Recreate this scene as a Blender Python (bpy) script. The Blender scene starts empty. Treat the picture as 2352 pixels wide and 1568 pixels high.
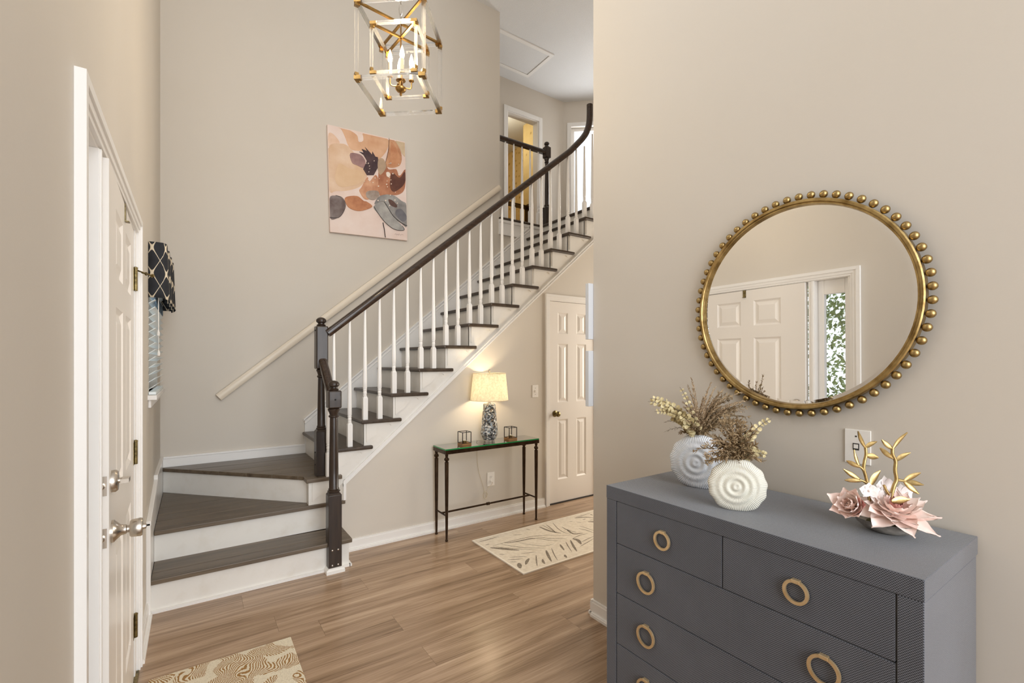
import bpy, math, random
from mathutils import Vector, Matrix
R = random.Random(7)
S = bpy.context.scene
COL = S.collection
PI = math.pi

# ------------------------------------------------------------------ camera
FPX, YAW, HY, H = 1066.5, math.radians(34.45), 828.4, 1.435
cd = bpy.data.cameras.new('camera')
cam = bpy.data.objects.new('camera', cd); COL.objects.link(cam)
cd.sensor_width = 36; cd.lens = 36 * FPX / 2352; cd.shift_y = (HY - 784) / 2352
cd.clip_start = 0.02
cam.location = (0, 0, H); cam.rotation_euler = (PI / 2, 0, -YAW)
S.camera = cam
# ------------------------------------------------------------------ world, lights, exposure
w = bpy.data.worlds.new('sky'); S.world = w; w.use_nodes = True
bg = w.node_tree.nodes['Background']
bg.inputs[0].default_value = (0.86, 0.93, 1.0, 1); bg.inputs[1].default_value = 1.3
def area(name, loc, rot, sx, sy, watts, col):
    l = bpy.data.lights.new(name, 'AREA'); l.shape = 'RECTANGLE'; l.size = sx; l.size_y = sy
    l.energy = watts; l.color = col
    o = bpy.data.objects.new(name, l); COL.objects.link(o); o.location = loc; o.rotation_euler = rot
    return o
area('added_light_living_room', (0.6, -4.35, 1.75), (PI / 2, 0, 0), 4.6, 2.6, 200, (0.93, 0.965, 1.0))  # daylight added from an unseen window behind the camera
area('added_light_living_room_upper', (0.6, -4.35, 4.35), (PI / 2, 0, 0), 4.6, 1.6, 120, (0.93, 0.965, 1.0))  # second added daylight, lifts the upper walls and ceiling
area('added_light_foyer_high', (-0.25, 1.75, 4.1), (0, -PI / 2, 0), 1.5, 1.5, 13, (0.94, 0.97, 1.0))  # added daylight at an unseen high window over the front door
area('added_light_hall', (5.45, 2.6, 1.6), (0, PI / 2, 0), 1.7, 1.5, 72, (1.0, 0.92, 0.80))  # added warm fill from the unseen hall end, no window built there
area('window_light_upper_hall', (5.48, 5.34, 4.2), (PI / 2, 0, PI - math.radians(40.8)), 0.75, 2.0, 45, (0.97, 0.985, 1.0))
S.view_settings.view_transform = 'Standard'
S.view_settings.look = 'None'
S.view_settings.exposure = 0.25
S.view_settings.gamma = 1.0
S.view_settings.use_curve_mapping = False
S.cycles.max_bounces = 14; S.cycles.diffuse_bounces = 6; S.cycles.glossy_bounces = 6
S.cycles.transmission_bounces = 12; S.cycles.transparent_max_bounces = 12
S.cycles.caustics_reflective = False; S.cycles.caustics_refractive = False
S.cycles.blur_glossy = 0.6

# ------------------------------------------------------------------ pixel -> point helpers (2352x1568 frame)
sn, cs = math.sin(YAW), math.cos(YAW)
def ray(px, py):
    u = (px - 1176) / FPX; v = (py - HY) / FPX
    return Vector((u * cs + sn, -u * sn + cs, -v))
def at_x(px, py, x):
    d = ray(px, py); t = x / d.x; return Vector((x, t * d.y, H + t * d.z))
def at_y(px, py, y):
    d = ray(px, py); t = y / d.y; return Vector((t * d.x, y, H + t * d.z))
def at_z(px, py, z):
    d = ray(px, py); t = (z - H) / d.z; return Vector((t * d.x, t * d.y, z))
def at_d(px, py, t):
    d = ray(px, py); return Vector((t * d.x, t * d.y, H + t * d.z))
RIGHT = Vector((cs, -sn, 0)); FWD = Vector((sn, cs, 0)); UP = Vector((0, 0, 1))

# ------------------------------------------------------------------ materials
def srgb(r, g, b):
    f = lambda c: (c / 255 / 12.92) if c / 255 <= 0.04045 else ((c / 255 + 0.055) / 1.055) ** 2.4
    return (f(r), f(g), f(b), 1)
def nodes(name):
    m = bpy.data.materials.new(name); m.use_nodes = True
    return m, m.node_tree.nodes, m.node_tree.links, m.node_tree.nodes['Principled BSDF']
def coords(n, l, stretch=(1, 1, 1), kind='Object', rnd=False):
    tc = n.new('ShaderNodeTexCoord'); mp = n.new('ShaderNodeMapping')
    mp.inputs['Scale'].default_value = stretch
    l.new(tc.outputs[kind], mp.inputs['Vector'])
    if rnd:
        oi = n.new('ShaderNodeObjectInfo'); mu = n.new('ShaderNodeMath'); mu.operation = 'MULTIPLY'
        mu.inputs[1].default_value = 37.0; l.new(oi.outputs['Random'], mu.inputs[0])
        cb = n.new('ShaderNodeCombineXYZ')
        for i in range(3): l.new(mu.outputs[0], cb.inputs[i])
        l.new(cb.outputs[0], mp.inputs['Location'])
    return mp.outputs[0]
def ramp(n, l, fac, stops):
    r = n.new('ShaderNodeValToRGB'); e = r.color_ramp.elements
    while len(e) < len(stops): e.new(0.5)
    for i, (p, c) in enumerate(stops): e[i].position = p; e[i].color = c
    l.new(fac, r.inputs[0]); return r.outputs[0]
def noise(n, l, vec, scale, detail=3, rough=0.55, dist=0.0):
    t = n.new('ShaderNodeTexNoise'); t.inputs['Scale'].default_value = scale
    t.inputs['Detail'].default_value = detail; t.inputs['Roughness'].default_value = rough
    t.inputs['Distortion'].default_value = dist
    l.new(vec, t.inputs['Vector']); return t.outputs['Fac']
def bumpn(n, l, b, fac, strength, dist):
    bp = n.new('ShaderNodeBump'); bp.inputs['Strength'].default_value = strength
    bp.inputs['Distance'].default_value = dist
    l.new(fac, bp.inputs['Height']); l.new(bp.outputs[0], b.inputs['Normal'])
def mat(name, col, rough=0.5, metal=0.0, var=None, bump=None, coat=0.0, trans=0.0, ior=1.45, emit=None, estr=0.0, spec=0.5, rnd=False):
    m, n, l, b = nodes(name)
    b.inputs['Base Color'].default_value = col; b.inputs['Roughness'].default_value = rough
    b.inputs['Metallic'].default_value = metal; b.inputs['Coat Weight'].default_value = coat
    b.inputs['Transmission Weight'].default_value = trans; b.inputs['IOR'].default_value = ior
    b.inputs['Specular IOR Level'].default_value = spec
    if var:
        sc, c2, lo, hi = var[:4]; st = var[4] if len(var) > 4 else (1, 1, 1)
        f = noise(n, l, coords(n, l, st, rnd=rnd), sc, 4)
        l.new(ramp(n, l, f, [(lo, col), (hi, c2)]), b.inputs['Base Color'])
    if bump:
        st = bump[3] if len(bump) > 3 else (1, 1, 1)
        bumpn(n, l, b, noise(n, l, coords(n, l, st), bump[0], 3), bump[1], bump[2])
    if emit:
        b.inputs['Emission Color'].default_value = emit; b.inputs['Emission Strength'].default_value = estr
    return m
def wood(name, stops, rough=0.4, stretch=(1.2, 16, 16), scale=1.6, coat=0.0, bump=0.15, fine=0.5):
    m, n, l, b = nodes(name)
    v = coords(n, l, stretch, rnd=True)
    f1 = noise(n, l, v, scale, 5, 0.62, 0.6)
    v2 = coords(n, l, (stretch[0] * 1.5, stretch[1] * 6, stretch[2] * 6), rnd=True)
    f2 = noise(n, l, v2, scale * 1.6, 4, 0.7)
    mx = n.new('ShaderNodeMath'); mx.operation = 'MULTIPLY_ADD'; mx.inputs[1].default_value = fine
    l.new(f2, mx.inputs[0])
    sb = n.new('ShaderNodeMath'); sb.operation = 'MULTIPLY'; sb.inputs[1].default_value = 1 - fine; l.new(f1, sb.inputs[0])
    l.new(sb.outputs[0], mx.inputs[2])
    l.new(ramp(n, l, mx.outputs[0], stops), b.inputs['Base Color'])
    b.inputs['Roughness'].default_value = rough; b.inputs['Coat Weight'].default_value = coat
    bumpn(n, l, b, f2, bump, 0.002)
    return m
def glass(name, col=(1, 1, 1, 1), refl=0.03):
    m, n, l, b = nodes(name); n.remove(b)
    tr = n.new('ShaderNodeBsdfTransparent'); tr.inputs[0].default_value = col
    gl = n.new('ShaderNodeBsdfGlossy'); gl.inputs['Roughness'].default_value = 0.02
    fr = n.new('ShaderNodeFresnel'); fr.inputs[0].default_value = 1.5
    ad = n.new('ShaderNodeMath'); ad.operation = 'ADD'; ad.use_clamp = True; ad.inputs[1].default_value = refl; l.new(fr.outputs[0], ad.inputs[0])
    ge_ = n.new('ShaderNodeNewGeometry'); fb = n.new('ShaderNodeMath'); fb.operation = 'SUBTRACT'; fb.inputs[0].default_value = 1.0; l.new(ge_.outputs['Backfacing'], fb.inputs[1])
    ml = n.new('ShaderNodeMath'); ml.operation = 'MULTIPLY'; l.new(ad.outputs[0], ml.inputs[0]); l.new(fb.outputs[0], ml.inputs[1])
    mx = n.new('ShaderNodeMixShader'); l.new(ml.outputs[0], mx.inputs[0])
    l.new(tr.outputs[0], mx.inputs[1]); l.new(gl.outputs[0], mx.inputs[2])
    l.new(mx.outputs[0], n['Material Output'].inputs[0]); return m
M = {}
M['wall'] = mat('wall_paint', srgb(209, 202, 192), 0.62, bump=(160, 0.08, 0.002), var=(0.7, srgb(206, 198, 186), 0.35, 0.7))
M['ceiling'] = mat('ceiling_paint', srgb(224, 224, 224), 0.9, bump=(140, 0.7, 0.008))
M['trim'] = mat('white_gloss_paint', srgb(236, 234, 231), 0.28, bump=(60, 0.03, 0.002))
M['door'] = mat('white_door_paint', srgb(233, 228, 222), 0.3, bump=(90, 0.03, 0.001))
M['riser'] = mat('white_riser_paint', srgb(230, 227, 221), 0.35, var=(9, srgb(222, 217, 208), 0.5, 0.8))
M['floor'] = wood('vinyl_plank', [(0.30, srgb(94, 74, 56)), (0.43, srgb(144, 118, 93)), (0.56, srgb(173, 146, 120)), (0.70, srgb(202, 177, 150))], 0.25, (0.5, 7.5, 7.5), 2.0, bump=0.06, fine=0.34)
M['tread'] = wood('dark_stair_tread', [(0.3, srgb(42, 32, 24)), (0.42, srgb(82, 69, 54)), (0.58, srgb(104, 90, 73)), (0.75, srgb(124, 109, 90))], 0.36, (1.0, 14, 14), 1.6, bump=0.2, fine=0.4)
M['treadx'] = wood('dark_straight_tread', [(0.3, srgb(42, 32, 25)), (0.5, srgb(66, 54, 44)), (0.7, srgb(84, 72, 60))], 0.34, (14, 1.0, 14), 1.6, bump=0.15, fine=0.4)
M['espresso'] = mat('espresso_wood', srgb(54, 41, 32), 0.34, var=(5, srgb(36, 26, 20), 0.35, 0.75, (8, 8, 1)), coat=0.12)
M['rail'] = mat('espresso_rail', srgb(60, 45, 36), 0.2, var=(6, srgb(38, 28, 22), 0.35, 0.75, (1, 8, 8)), coat=0.4)
M['brass'] = mat('aged_brass', srgb(176, 140, 84), 0.28, 1.0, var=(18, srgb(142, 108, 60), 0.35, 0.7))
M['gold'] = mat('antique_gold', srgb(190, 164, 112), 0.36, 1.0, var=(22, srgb(118, 92, 50), 0.35, 0.72), bump=(60, 0.15, 0.003))
M['ringgold'] = mat('champagne_gold', srgb(224, 200, 160), 0.30, 0.7, var=(30, srgb(206, 176, 130), 0.4, 0.7))
M['nickel'] = mat('satin_nickel', srgb(196, 188, 178), 0.25, 1.0, bump=(80, 0.03, 0.001))
M['oldbrass'] = mat('tarnished_brass', srgb(140, 124, 84), 0.35, 1.0, var=(60, srgb(70, 60, 40), 0.4, 0.7))
M['steel'] = mat('hammered_steel', srgb(196, 188, 178), 0.35, 0.35, bump=(45, 0.5, 0.004), var=(20, srgb(104, 98, 90), 0.4, 0.7))
M['black'] = mat('black_metal', srgb(30, 28, 27), 0.35, 0.6, bump=(80, 0.1, 0.001))
M['bronze'] = mat('bronze_metal', srgb(74, 58, 44), 0.28, 0.85, var=(12, srgb(48, 36, 27), 0.4, 0.7), bump=(50, 0.1, 0.001))
M['plastic'] = mat('white_plastic', srgb(236, 232, 226), 0.35, bump=(30, 0.02, 0.001))
M['slot'] = mat('dark_slot', srgb(46, 42, 40), 0.5, bump=(30, 0.02, 0.001))
M['boxgrey'] = mat('pale_grey_enamel', srgb(214, 217, 222), 0.4, bump=(30, 0.02, 0.001))
M['glass'] = glass('clear_glass')
M['mirror'] = mat('mirror_silver', (0.93, 0.93, 0.92, 1), 0.0, 1.0)
M['ceramic'] = mat('glazed_white_ceramic', srgb(222, 225, 230), 0.18, coat=0.3, bump=(40, 0.03, 0.001))
M['ceramic2'] = mat('glazed_ivory_ceramic', srgb(220, 217, 205), 0.18, coat=0.3, bump=(40, 0.03, 0.001))
def acrylic():
    m, n, l, b = nodes('clear_acrylic'); n.remove(b)
    tr = n.new('ShaderNodeBsdfTransparent'); gl = n.new('ShaderNodeBsdfGlossy'); gl.inputs['Roughness'].default_value = 0.06
    tl = n.new('ShaderNodeBsdfTranslucent'); tl.inputs[0].default_value = (0.95, 0.95, 0.95, 1)
    lw = n.new('ShaderNodeLayerWeight'); lw.inputs[0].default_value = 0.32
    m1 = n.new('ShaderNodeMixShader'); l.new(lw.outputs['Fresnel'], m1.inputs[0])
    l.new(tr.outputs[0], m1.inputs[1]); l.new(gl.outputs[0], m1.inputs[2])
    m2 = n.new('ShaderNodeMixShader'); m2.inputs[0].default_value = 0.07
    l.new(m1.outputs[0], m2.inputs[1]); l.new(tl.outputs[0], m2.inputs[2])
    l.new(m2.outputs[0], n['Material Output'].inputs[0]); return m
M['acrylic'] = acrylic()
def weave():
    m, n, l, b = nodes('charcoal_weave')
    tc = n.new('ShaderNodeTexCoord'); mp = n.new('ShaderNodeMapping'); mp.inputs['Location'].default_value = (0.00053, 0.00061, 0.00047)
    l.new(tc.outputs['Object'], mp.inputs['Vector'])
    ck = n.new('ShaderNodeTexChecker'); ck.inputs['Scale'].default_value = 330
    ck.inputs['Color1'].default_value = (0, 0, 0, 1); ck.inputs['Color2'].default_value = (1, 1, 1, 1)
    l.new(mp.outputs[0], ck.inputs['Vector'])
    nz = noise(n, l, mp.outputs[0], 700, 2); nl = noise(n, l, mp.outputs[0], 7, 3)
    a = n.new('ShaderNodeMath'); a.operation = 'MULTIPLY_ADD'; a.inputs[1].default_value = 0.42
    l.new(ck.outputs['Fac'], a.inputs[0]); l.new(nz, a.inputs[2])
    a2 = n.new('ShaderNodeMath'); a2.operation = 'MULTIPLY_ADD'; a2.inputs[1].default_value = 0.35
    l.new(nl, a2.inputs[0]); l.new(a.outputs[0], a2.inputs[2])
    l.new(ramp(n, l, a2.outputs[0], [(0.45, srgb(20, 22, 27)), (0.8, srgb(47, 51, 60)), (1.1, srgb(112, 116, 126))]), b.inputs['Base Color'])
    b.inputs['Roughness'].default_value = 0.5; b.inputs['Sheen Weight'].default_value = 0.45
    b.inputs['Sheen Roughness'].default_value = 0.4
    bumpn(n, l, b, a.outputs[0], 0.25, 0.0012); return m
M['weave'] = weave()
M['gap'] = mat('dark_gap', srgb(18, 18, 20), 0.7, bump=(30, 0.02, 0.001))
WCACHE = {}
def watercolor(name, c1, c2, sc=6, lo=0.35, hi=0.65):
    if name in WCACHE: return WCACHE[name]
    WCACHE[name] = mat(name, c1, 0.75, var=(sc, c2, lo, hi), bump=(220, 0.1, 0.001))
    return WCACHE[name]

# ------------------------------------------------------------------ mesh builder
WL = {}      # world location of every parent object
class MB:
    def __init__(s): s.v = []; s.f = []
    def add(s, vs, fs):
        o = len(s.v); s.v += [Vector(p) for p in vs]; s.f += [tuple(i + o for i in f) for f in fs]; return s
    def box(s, x0, x1, y0, y1, z0, z1):
        if x0 > x1: x0, x1 = x1, x0
        if y0 > y1: y0, y1 = y1, y0
        if z0 > z1: z0, z1 = z1, z0
        return s.add([(x0, y0, z0), (x1, y0, z0), (x1, y1, z0), (x0, y1, z0), (x0, y0, z1), (x1, y0, z1), (x1, y1, z1), (x0, y1, z1)],
                     [(3, 2, 1, 0), (4, 5, 6, 7), (0, 1, 5, 4), (1, 2, 6, 5), (2, 3, 7, 6), (3, 0, 4, 7)])
    def obox(s, c, ax, ay, az, hx, hy, hz):
        c = Vector(c); k = []
        for z in (-1, 1):
            for x, y in ((-1, -1), (1, -1), (1, 1), (-1, 1)):
                k.append(c + ax * (x * hx) + ay * (y * hy) + az * (z * hz))
        return s.add(k, [(3, 2, 1, 0), (4, 5, 6, 7), (0, 1, 5, 4), (1, 2, 6, 5), (2, 3, 7, 6), (3, 0, 4, 7)])
    def bar(s, a, b, wd, ht=None, up=UP):
        a, b = Vector(a), Vector(b); d = (b - a).normalized()
        if abs(d.dot(up)) > 0.99: up = Vector((1, 0, 0))
        sd = d.cross(up).normalized(); u2 = sd.cross(d)
        return s.obox((a + b) / 2, d, sd, u2, (b - a).length / 2, wd / 2, (ht or wd) / 2)
    def prism(s, poly, axis, a0, a1):
        def P(p, a):
            return {'x': (a, p[0], p[1]), 'y': (p[0], a, p[1]), 'z': (p[0], p[1], a)}[axis]
        n = len(poly)
        return s.add([P(p, a0) for p in poly] + [P(p, a1) for p in poly],
                     [tuple(range(n))[::-1], tuple(range(n, 2 * n))] + [(i, (i + 1) % n, n + (i + 1) % n, n + i) for i in range(n)])
    def tube(s, pts, r, n=8, cap=True):
        pts = [Vector(p) for p in pts]; k = len(pts)
        rs = r if isinstance(r, (list, tuple)) else [r] * k
        o = len(s.v); prev = None
        for i, p in enumerate(pts):
            d = (pts[min(i + 1, k - 1)] - pts[max(i - 1, 0)]).normalized()
            if prev is None:
                a = Vector((0, 0, 1)) if abs(d.z) < 0.9 else Vector((1, 0, 0))
                sd = d.cross(a).normalized()
            else:
                sd = (prev - d * prev.dot(d)).normalized()
            prev = sd; u = d.cross(sd)
            for j in range(n):
                t = 2 * PI * j / n; s.v.append(p + (sd * math.cos(t) + u * math.sin(t)) * rs[i])
        for i in range(k - 1):
            for j in range(n):
                s.f.append((o + i * n + j, o + i * n + (j + 1) % n, o + (i + 1) * n + (j + 1) % n, o + (i + 1) * n + j))
        if cap:
            s.f.append(tuple(o + j for j in range(n))[::-1]); s.f.append(tuple(o + (k - 1) * n + j for j in range(n)))
        return s
    def lathe(s, prof, c=(0, 0, 0), n=20, ax=UP, rot=0.0):
        c = Vector(c); ax = Vector(ax).normalized()
        a = Vector((1, 0, 0)) if abs(ax.x) < 0.9 else Vector((0, 1, 0))
        e1 = (a - ax * a.dot(ax)).normalized(); e2 = ax.cross(e1)
        o = len(s.v); k = len(prof)
        for r, z in prof:
            for j in range(n):
                t = 2 * PI * j / n + rot; s.v.append(c + ax * z + (e1 * math.cos(t) + e2 * math.sin(t)) * max(r, 1e-5))
        for i in range(k - 1):
            for j in range(n):
                s.f.append((o + i * n + j, o + i * n + (j + 1) % n, o + (i + 1) * n + (j + 1) % n, o + (i + 1) * n + j))
        s.f.append(tuple(o + j for j in range(n))[::-1]); s.f.append(tuple(o + (k - 1) * n + j for j in range(n)))
        return s
    def ball(s, c, r, nu=12, nv=8, sc=(1, 1, 1)):
        c = Vector(c); o = len(s.v)
        for i in range(nv + 1):
            t = PI * i / nv
            for j in range(nu):
                p = 2 * PI * j / nu
                s.v.append(c + Vector((r * sc[0] * math.sin(t) * math.cos(p), r * sc[1] * math.sin(t) * math.sin(p), r * sc[2] * math.cos(t))))
        for i in range(nv):
            for j in range(nu):
                s.f.append((o + i * nu + j, o + (i + 1) * nu + j, o + (i + 1) * nu + (j + 1) % nu, o + i * nu + (j + 1) % nu))
        return s
    def sweep(s, pts, prof, side):
        """prof: list of (a along side, b along local up); side: constant side vector"""
        pts = [Vector(p) for p in pts]; k = len(pts); n = len(prof); o = len(s.v); side = Vector(side)
        for i, p in enumerate(pts):
            d = (pts[min(i + 1, k - 1)] - pts[max(i - 1, 0)]).normalized(); u = side.cross(d).normalized()
            if u.z < -0.2 or (abs(u.z) <= 0.2 and u.x > 0): u = -u
            for a, b in prof: s.v.append(p + side * a + u * b)
        for i in range(k - 1):
            for j in range(n):
                s.f.append((o + i * n + j, o + i * n + (j + 1) % n, o + (i + 1) * n + (j + 1) % n, o + (i + 1) * n + j))
        s.f.append(tuple(o + j for j in range(n))[::-1]); s.f.append(tuple(o + (k - 1) * n + j for j in range(n)))
        return s
    def build(s, name, m, parent=None, smooth=None, bevel=0, recalc=True, label=None):
        xs = [p.x for p in s.v]; ys = [p.y for p in s.v]; zs = [p.z for p in s.v]
        c = Vector(((min(xs) + max(xs)) / 2, (min(ys) + max(ys)) / 2, min(zs)))
        me = bpy.data.meshes.new(name); me.from_pydata([p - c for p in s.v], [], s.f)
        if recalc:
            import bmesh
            b = bmesh.new(); b.from_mesh(me); bmesh.ops.recalc_face_normals(b, faces=b.faces); b.to_mesh(me); b.free()
        if smooth is not None:
            for p in me.polygons: p.use_smooth = True
            me.set_sharp_from_angle(angle=math.radians(smooth))
        me.materials.append(m if not isinstance(m, str) else M[m])
        o = bpy.data.objects.new(name, me); COL.objects.link(o)
        WL[o] = c
        if parent is not None: o.parent = parent; o.location = c - WL[parent]
        else: o.location = c
        if bevel:
            md = o.modifiers.new('bevel', 'BEVEL'); md.width = bevel; md.segments = 2; md.limit_method = 'ANGLE'; md.angle_limit = 0.6
        if label: o['label'] = label
        return o
def empty(name, loc, parent=None):
    o = bpy.data.objects.new(name, None); COL.objects.link(o); loc = Vector(loc); WL[o] = loc
    o.empty_display_size = 0.05
    if parent is not None: o.parent = parent; o.location = loc - WL[parent]
    else: o.location = loc
    return o
def tag(o, label=None, cat=None, group=None, kind=None):
    if label: o['label'] = label
    if cat: o['category'] = cat
    if group: o['group'] = group
    if kind: o['kind'] = kind
    return o
def struct(o, label=None):
    o['kind'] = 'structure'
    if label: o['label'] = label
    return o
def copy_part(src, parent, wloc):
    c = src.copy(); COL.objects.link(c); c.parent = parent; c.location = Vector(wloc) - (WL[parent] if parent is not None else Vector()); WL[c] = Vector(wloc)
    return c
def clip(poly, nx, ny, d):
    """keep points with nx*x+ny*y <= d"""
    out = []
    for i in range(len(poly)):
        a, b = poly[i], poly[(i + 1) % len(poly)]; fa = nx * a[0] + ny * a[1] - d; fb = nx * b[0] + ny * b[1] - d
        if fa <= 0: out.append(a)
        if fa * fb < 0:
            t = fa / (fa - fb); out.append((a[0] + (b[0] - a[0]) * t, a[1] + (b[1] - a[1]) * t))
    return out
def smooth_poly(p, k=4, closed=True):
    n = len(p); out = []
    for i in range(n if closed else n - 1):
        g = lambda j: p[j % n] if closed else p[max(0, min(n - 1, j))]
        a, b, c, d = g(i - 1), g(i), g(i + 1), g(i + 2)
        for q in range(k):
            t = q / k
            out.append(tuple(0.5 * (2 * b[m] + (c[m] - a[m]) * t + (2 * a[m] - 5 * b[m] + 4 * c[m] - d[m]) * t * t + (-a[m] + 3 * b[m] - 3 * c[m] + d[m]) * t ** 3) for m in range(len(b))))
    if not closed: out.append(tuple(p[-1]))
    return out
def holes_wall(mb, axis, a0, a1, u0, u1, z0, z1, holes):
    us = sorted({u0, u1} | {h for q in holes for h in q[:2]}); zs = sorted({z0, z1} | {h for q in holes for h in q[2:]})
    for i in range(len(us) - 1):
        for j in range(len(zs) - 1):
            uc, zc = (us[i] + us[i + 1]) / 2, (zs[j] + zs[j + 1]) / 2
            if any(q[0] < uc < q[1] and q[2] < zc < q[3] for q in holes): continue
            if axis == 'x': mb.box(a0, a1, us[i], us[i + 1], zs[j], zs[j + 1])
            else: mb.box(us[i], us[i + 1], a0, a1, zs[j], zs[j + 1])
    return mb

# ================================================================== STRUCTURE
XL, XR, YS, YB, ZC, Z2 = -0.218, 1.865, 3.59, 4.62, 5.565, 3.136
RISE, GO = 0.196, 0.231
XN = lambda n: 1.054 + GO * (n - 5)
# floor: slab plus single planks where the photograph shows them
fl = struct(MB().box(-3.2, 5.7, -4.6, 4.8, -0.12, -0.006).build('floor', 'floor'), 'warm brown wood plank floor')
rows = 24
for k in range(rows):
    y1 = 3.64 - k * 0.182; y0 = y1 - 0.1812
    x = -0.23 - R.random() * 1.15
    while x < 4.6:
        x1 = x + 1.22
        a, b = max(x, -0.23), min(x1 - 0.0008, 4.7)
        if b - a > 0.05: MB().box(a, b, y0, y1, -0.006, 0.0).build('plank', 'floor', fl)
        x = x1
# outdoor ground + shrubs for the view through the sidelight
struct(MB().box(-9, -0.42, -5, 9, -0.3, -0.15).build('ground', mat('garden_ground', srgb(150, 150, 128), 0.9, var=(2, srgb(196, 192, 184), 0.4, 0.6), bump=(6, 0.4, 0.02))), 'garden path and lawn outside the front door')
# left wall with door unit, window over the winders, unseen high opening added for light
DY0, DY1, DZ = 1.455, 2.735, 2.035
WY0, WY1, WZ0, WZ1 = 3.50, 4.26, 1.235, 2.12
wl = MB(); holes_wall(wl, 'x', XL - 0.16, XL, -0.6, 4.78, -0.12, ZC, [(DY0, DY1, -0.12, DZ), (WY0, WY1, WZ0, WZ1), (1.0, 2.5, 3.35, 4.85)])
struct(wl.build('wall_left', 'wall'), 'beige painted wall around the white front door')
# right wall carrying the mirror
struct(MB().box(XR, XR + 0.12, -0.6, 1.905, -0.02, ZC).build('wall_right', 'wall'), 'greige painted wall behind the dresser and round mirror')
# back wall of the stairwell
wb = MB().box(XL - 0.16, 2.994, YB, YB + 0.16, -0.02, ZC).box(2.994, 5.6, YB, YB + 0.16, -0.02, 2.86).box(2.994, 3.64, YB, YB + 0.018, 2.86, 3.10).box(2.83, 2.994, YB + 0.16, 5.65, 2.86, ZC)
struct(wb.build('wall_back', 'wall'), 'tall beige stairwell wall with the floral canvas')
# wall under the stairs with the closet door opening
zb = lambda x: 0.497 + 0.8485 * (x - 0.928)
CX0, CX1, CZ = 2.905, 3.545, 2.045
ws = MB(); x0, x1 = 0.905, 2.86
ws.prism([(x0, -0.02), (x1, -0.02), (x1, zb(x1) + 0.03), (0.935, zb(0.935) + 0.03), (x0, zb(0.935))], 'y', YS, YS + 0.1)
ws.box(2.86, CX0, YS, YS + 0.1, -0.02, zb(2.86)); 
ws.prism([(CX0, CZ), (CX1, CZ), (CX1, zb(CX1) + 0.03), (CX0, zb(CX0) + 0.03)], 'y', YS, YS + 0.1)
ws.prism([(2.86, 1.9), (CX0, 1.9), (CX0, zb(CX0) + 0.03), (2.86, zb(2.86) + 0.03)], 'y', YS + 0.001, YS + 0.099)
ws.prism([(CX1, -0.02), (5.6, -0.02), (5.6, 2.86), (3.8, 2.86), (CX1, zb(CX1) + 0.03)], 'y', YS, YS + 0.1)
struct(ws.build('wall_stair', 'wall'), 'cream wall below the staircase behind the console table')
# upper storey: deck, walls, ceiling
dk = MB().box(3.63, 5.6, YS + 0.002, YB, 2.862, Z2 - 0.03).box(2.994, 5.6, YB + 0.02, 8.2, 2.862, Z2 - 0.03)
dkm = mat('upper_subfloor', srgb(220, 214, 206), 0.6, bump=(40, 0.05, 0.002))
struct(dk.build('floor_upper', dkm), 'upper landing floor edge')
YF = 5.65
UX0, UX1, UZ = 3.792, 4.368, 5.105
wf = MB(); holes_wall(wf, 'y', YF, YF + 0.12, 2.83, 4.90, 2.862, ZC, [(UX0, UX1, 2.862, UZ)])
struct(wf.build('wall_upper_hall', 'wall'), 'beige upper hall wall around the bathroom doorway')
# diagonal upper wall with a bright glazed door
P0 = Vector((4.874, YF, 0)); DD = Vector((0.757, -0.6535, 0)); DN = Vector((-0.6535, -0.757, 0))
def diag(s, z, off=0.0): return P0 + DD * s + DN * off + Vector((0, 0, z))
def dbox(mb, s0, s1, z0, z1, o0, o1):
    return mb.obox(diag((s0 + s1) / 2, (z0 + z1) / 2, (o0 + o1) / 2), DD, DN, UP, (s1 - s0) / 2, abs(o1 - o0) / 2, (z1 - z0) / 2)
def dhit(px):
    d = ray(px, 800); a = Vector((d.x, d.y, 0))
    # t*a = P0 + s*DD
    det = a.x * (-DD.y) - a.y * (-DD.x); s_ = (a.x * P0.y - a.y * P0.x) / det
    return s_, ((P0 + DD * s_).x / a.x)
s0, t0 = dhit(1312); s_c, t_c = dhit(1303)
zt = H + t0 * (HY - 292) / FPX
wd = MB(); dbox(wd, -0.1, s0, 2.862, ZC, -0.12, 0); dbox(wd, s0, s0 + 0.62, zt, ZC, -0.12, 0); dbox(wd, s0 + 0.62, 1.3, 2.862, ZC, -0.12, 0)
struct(wd.build('wall_upper_diagonal', 'wall'), 'angled upper hall wall with the glazed door')
d3 = empty('door_3', diag(s0 + 0.31, Z2)); struct(d3, 'white glazed door full of daylight on the upper hall')
m_ = MB(); dbox(m_, s0 - 0.065, s0, Z2, zt + 0.065, 0, 0.018); dbox(m_, s0, s0 + 0.62, zt, zt + 0.065, 0, 0.018); dbox(m_, s0 + 0.62, s0 + 0.685, Z2, zt + 0.065, 0, 0.018)
m_.build('casing', 'trim', d3, bevel=0.003)
m_ = MB(); dbox(m_, s0, s0 + 0.05, Z2, zt, -0.09, -0.05); dbox(m_, s0 + 0.57, s0 + 0.62, Z2, zt, -0.09, -0.05); dbox(m_, s0 + 0.05, s0 + 0.57, zt - 0.05, zt, -0.09, -0.05); dbox(m_, s0 + 0.05, s0 + 0.57, Z2, Z2 + 0.2, -0.09, -0.05)
m_.build('door_frame', 'trim', d3, bevel=0.003)
m_ = MB(); dbox(m_, s0 + 0.05, s0 + 0.57, Z2 + 0.2, zt - 0.05, -0.072, -0.068); m_.build('pane', 'glass', d3)
struct(MB().box(5.55, 5.7, -0.6, 5.2, -0.02, ZC).build('wall_hall_end', 'wall'), 'beige hall end wall')
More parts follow.
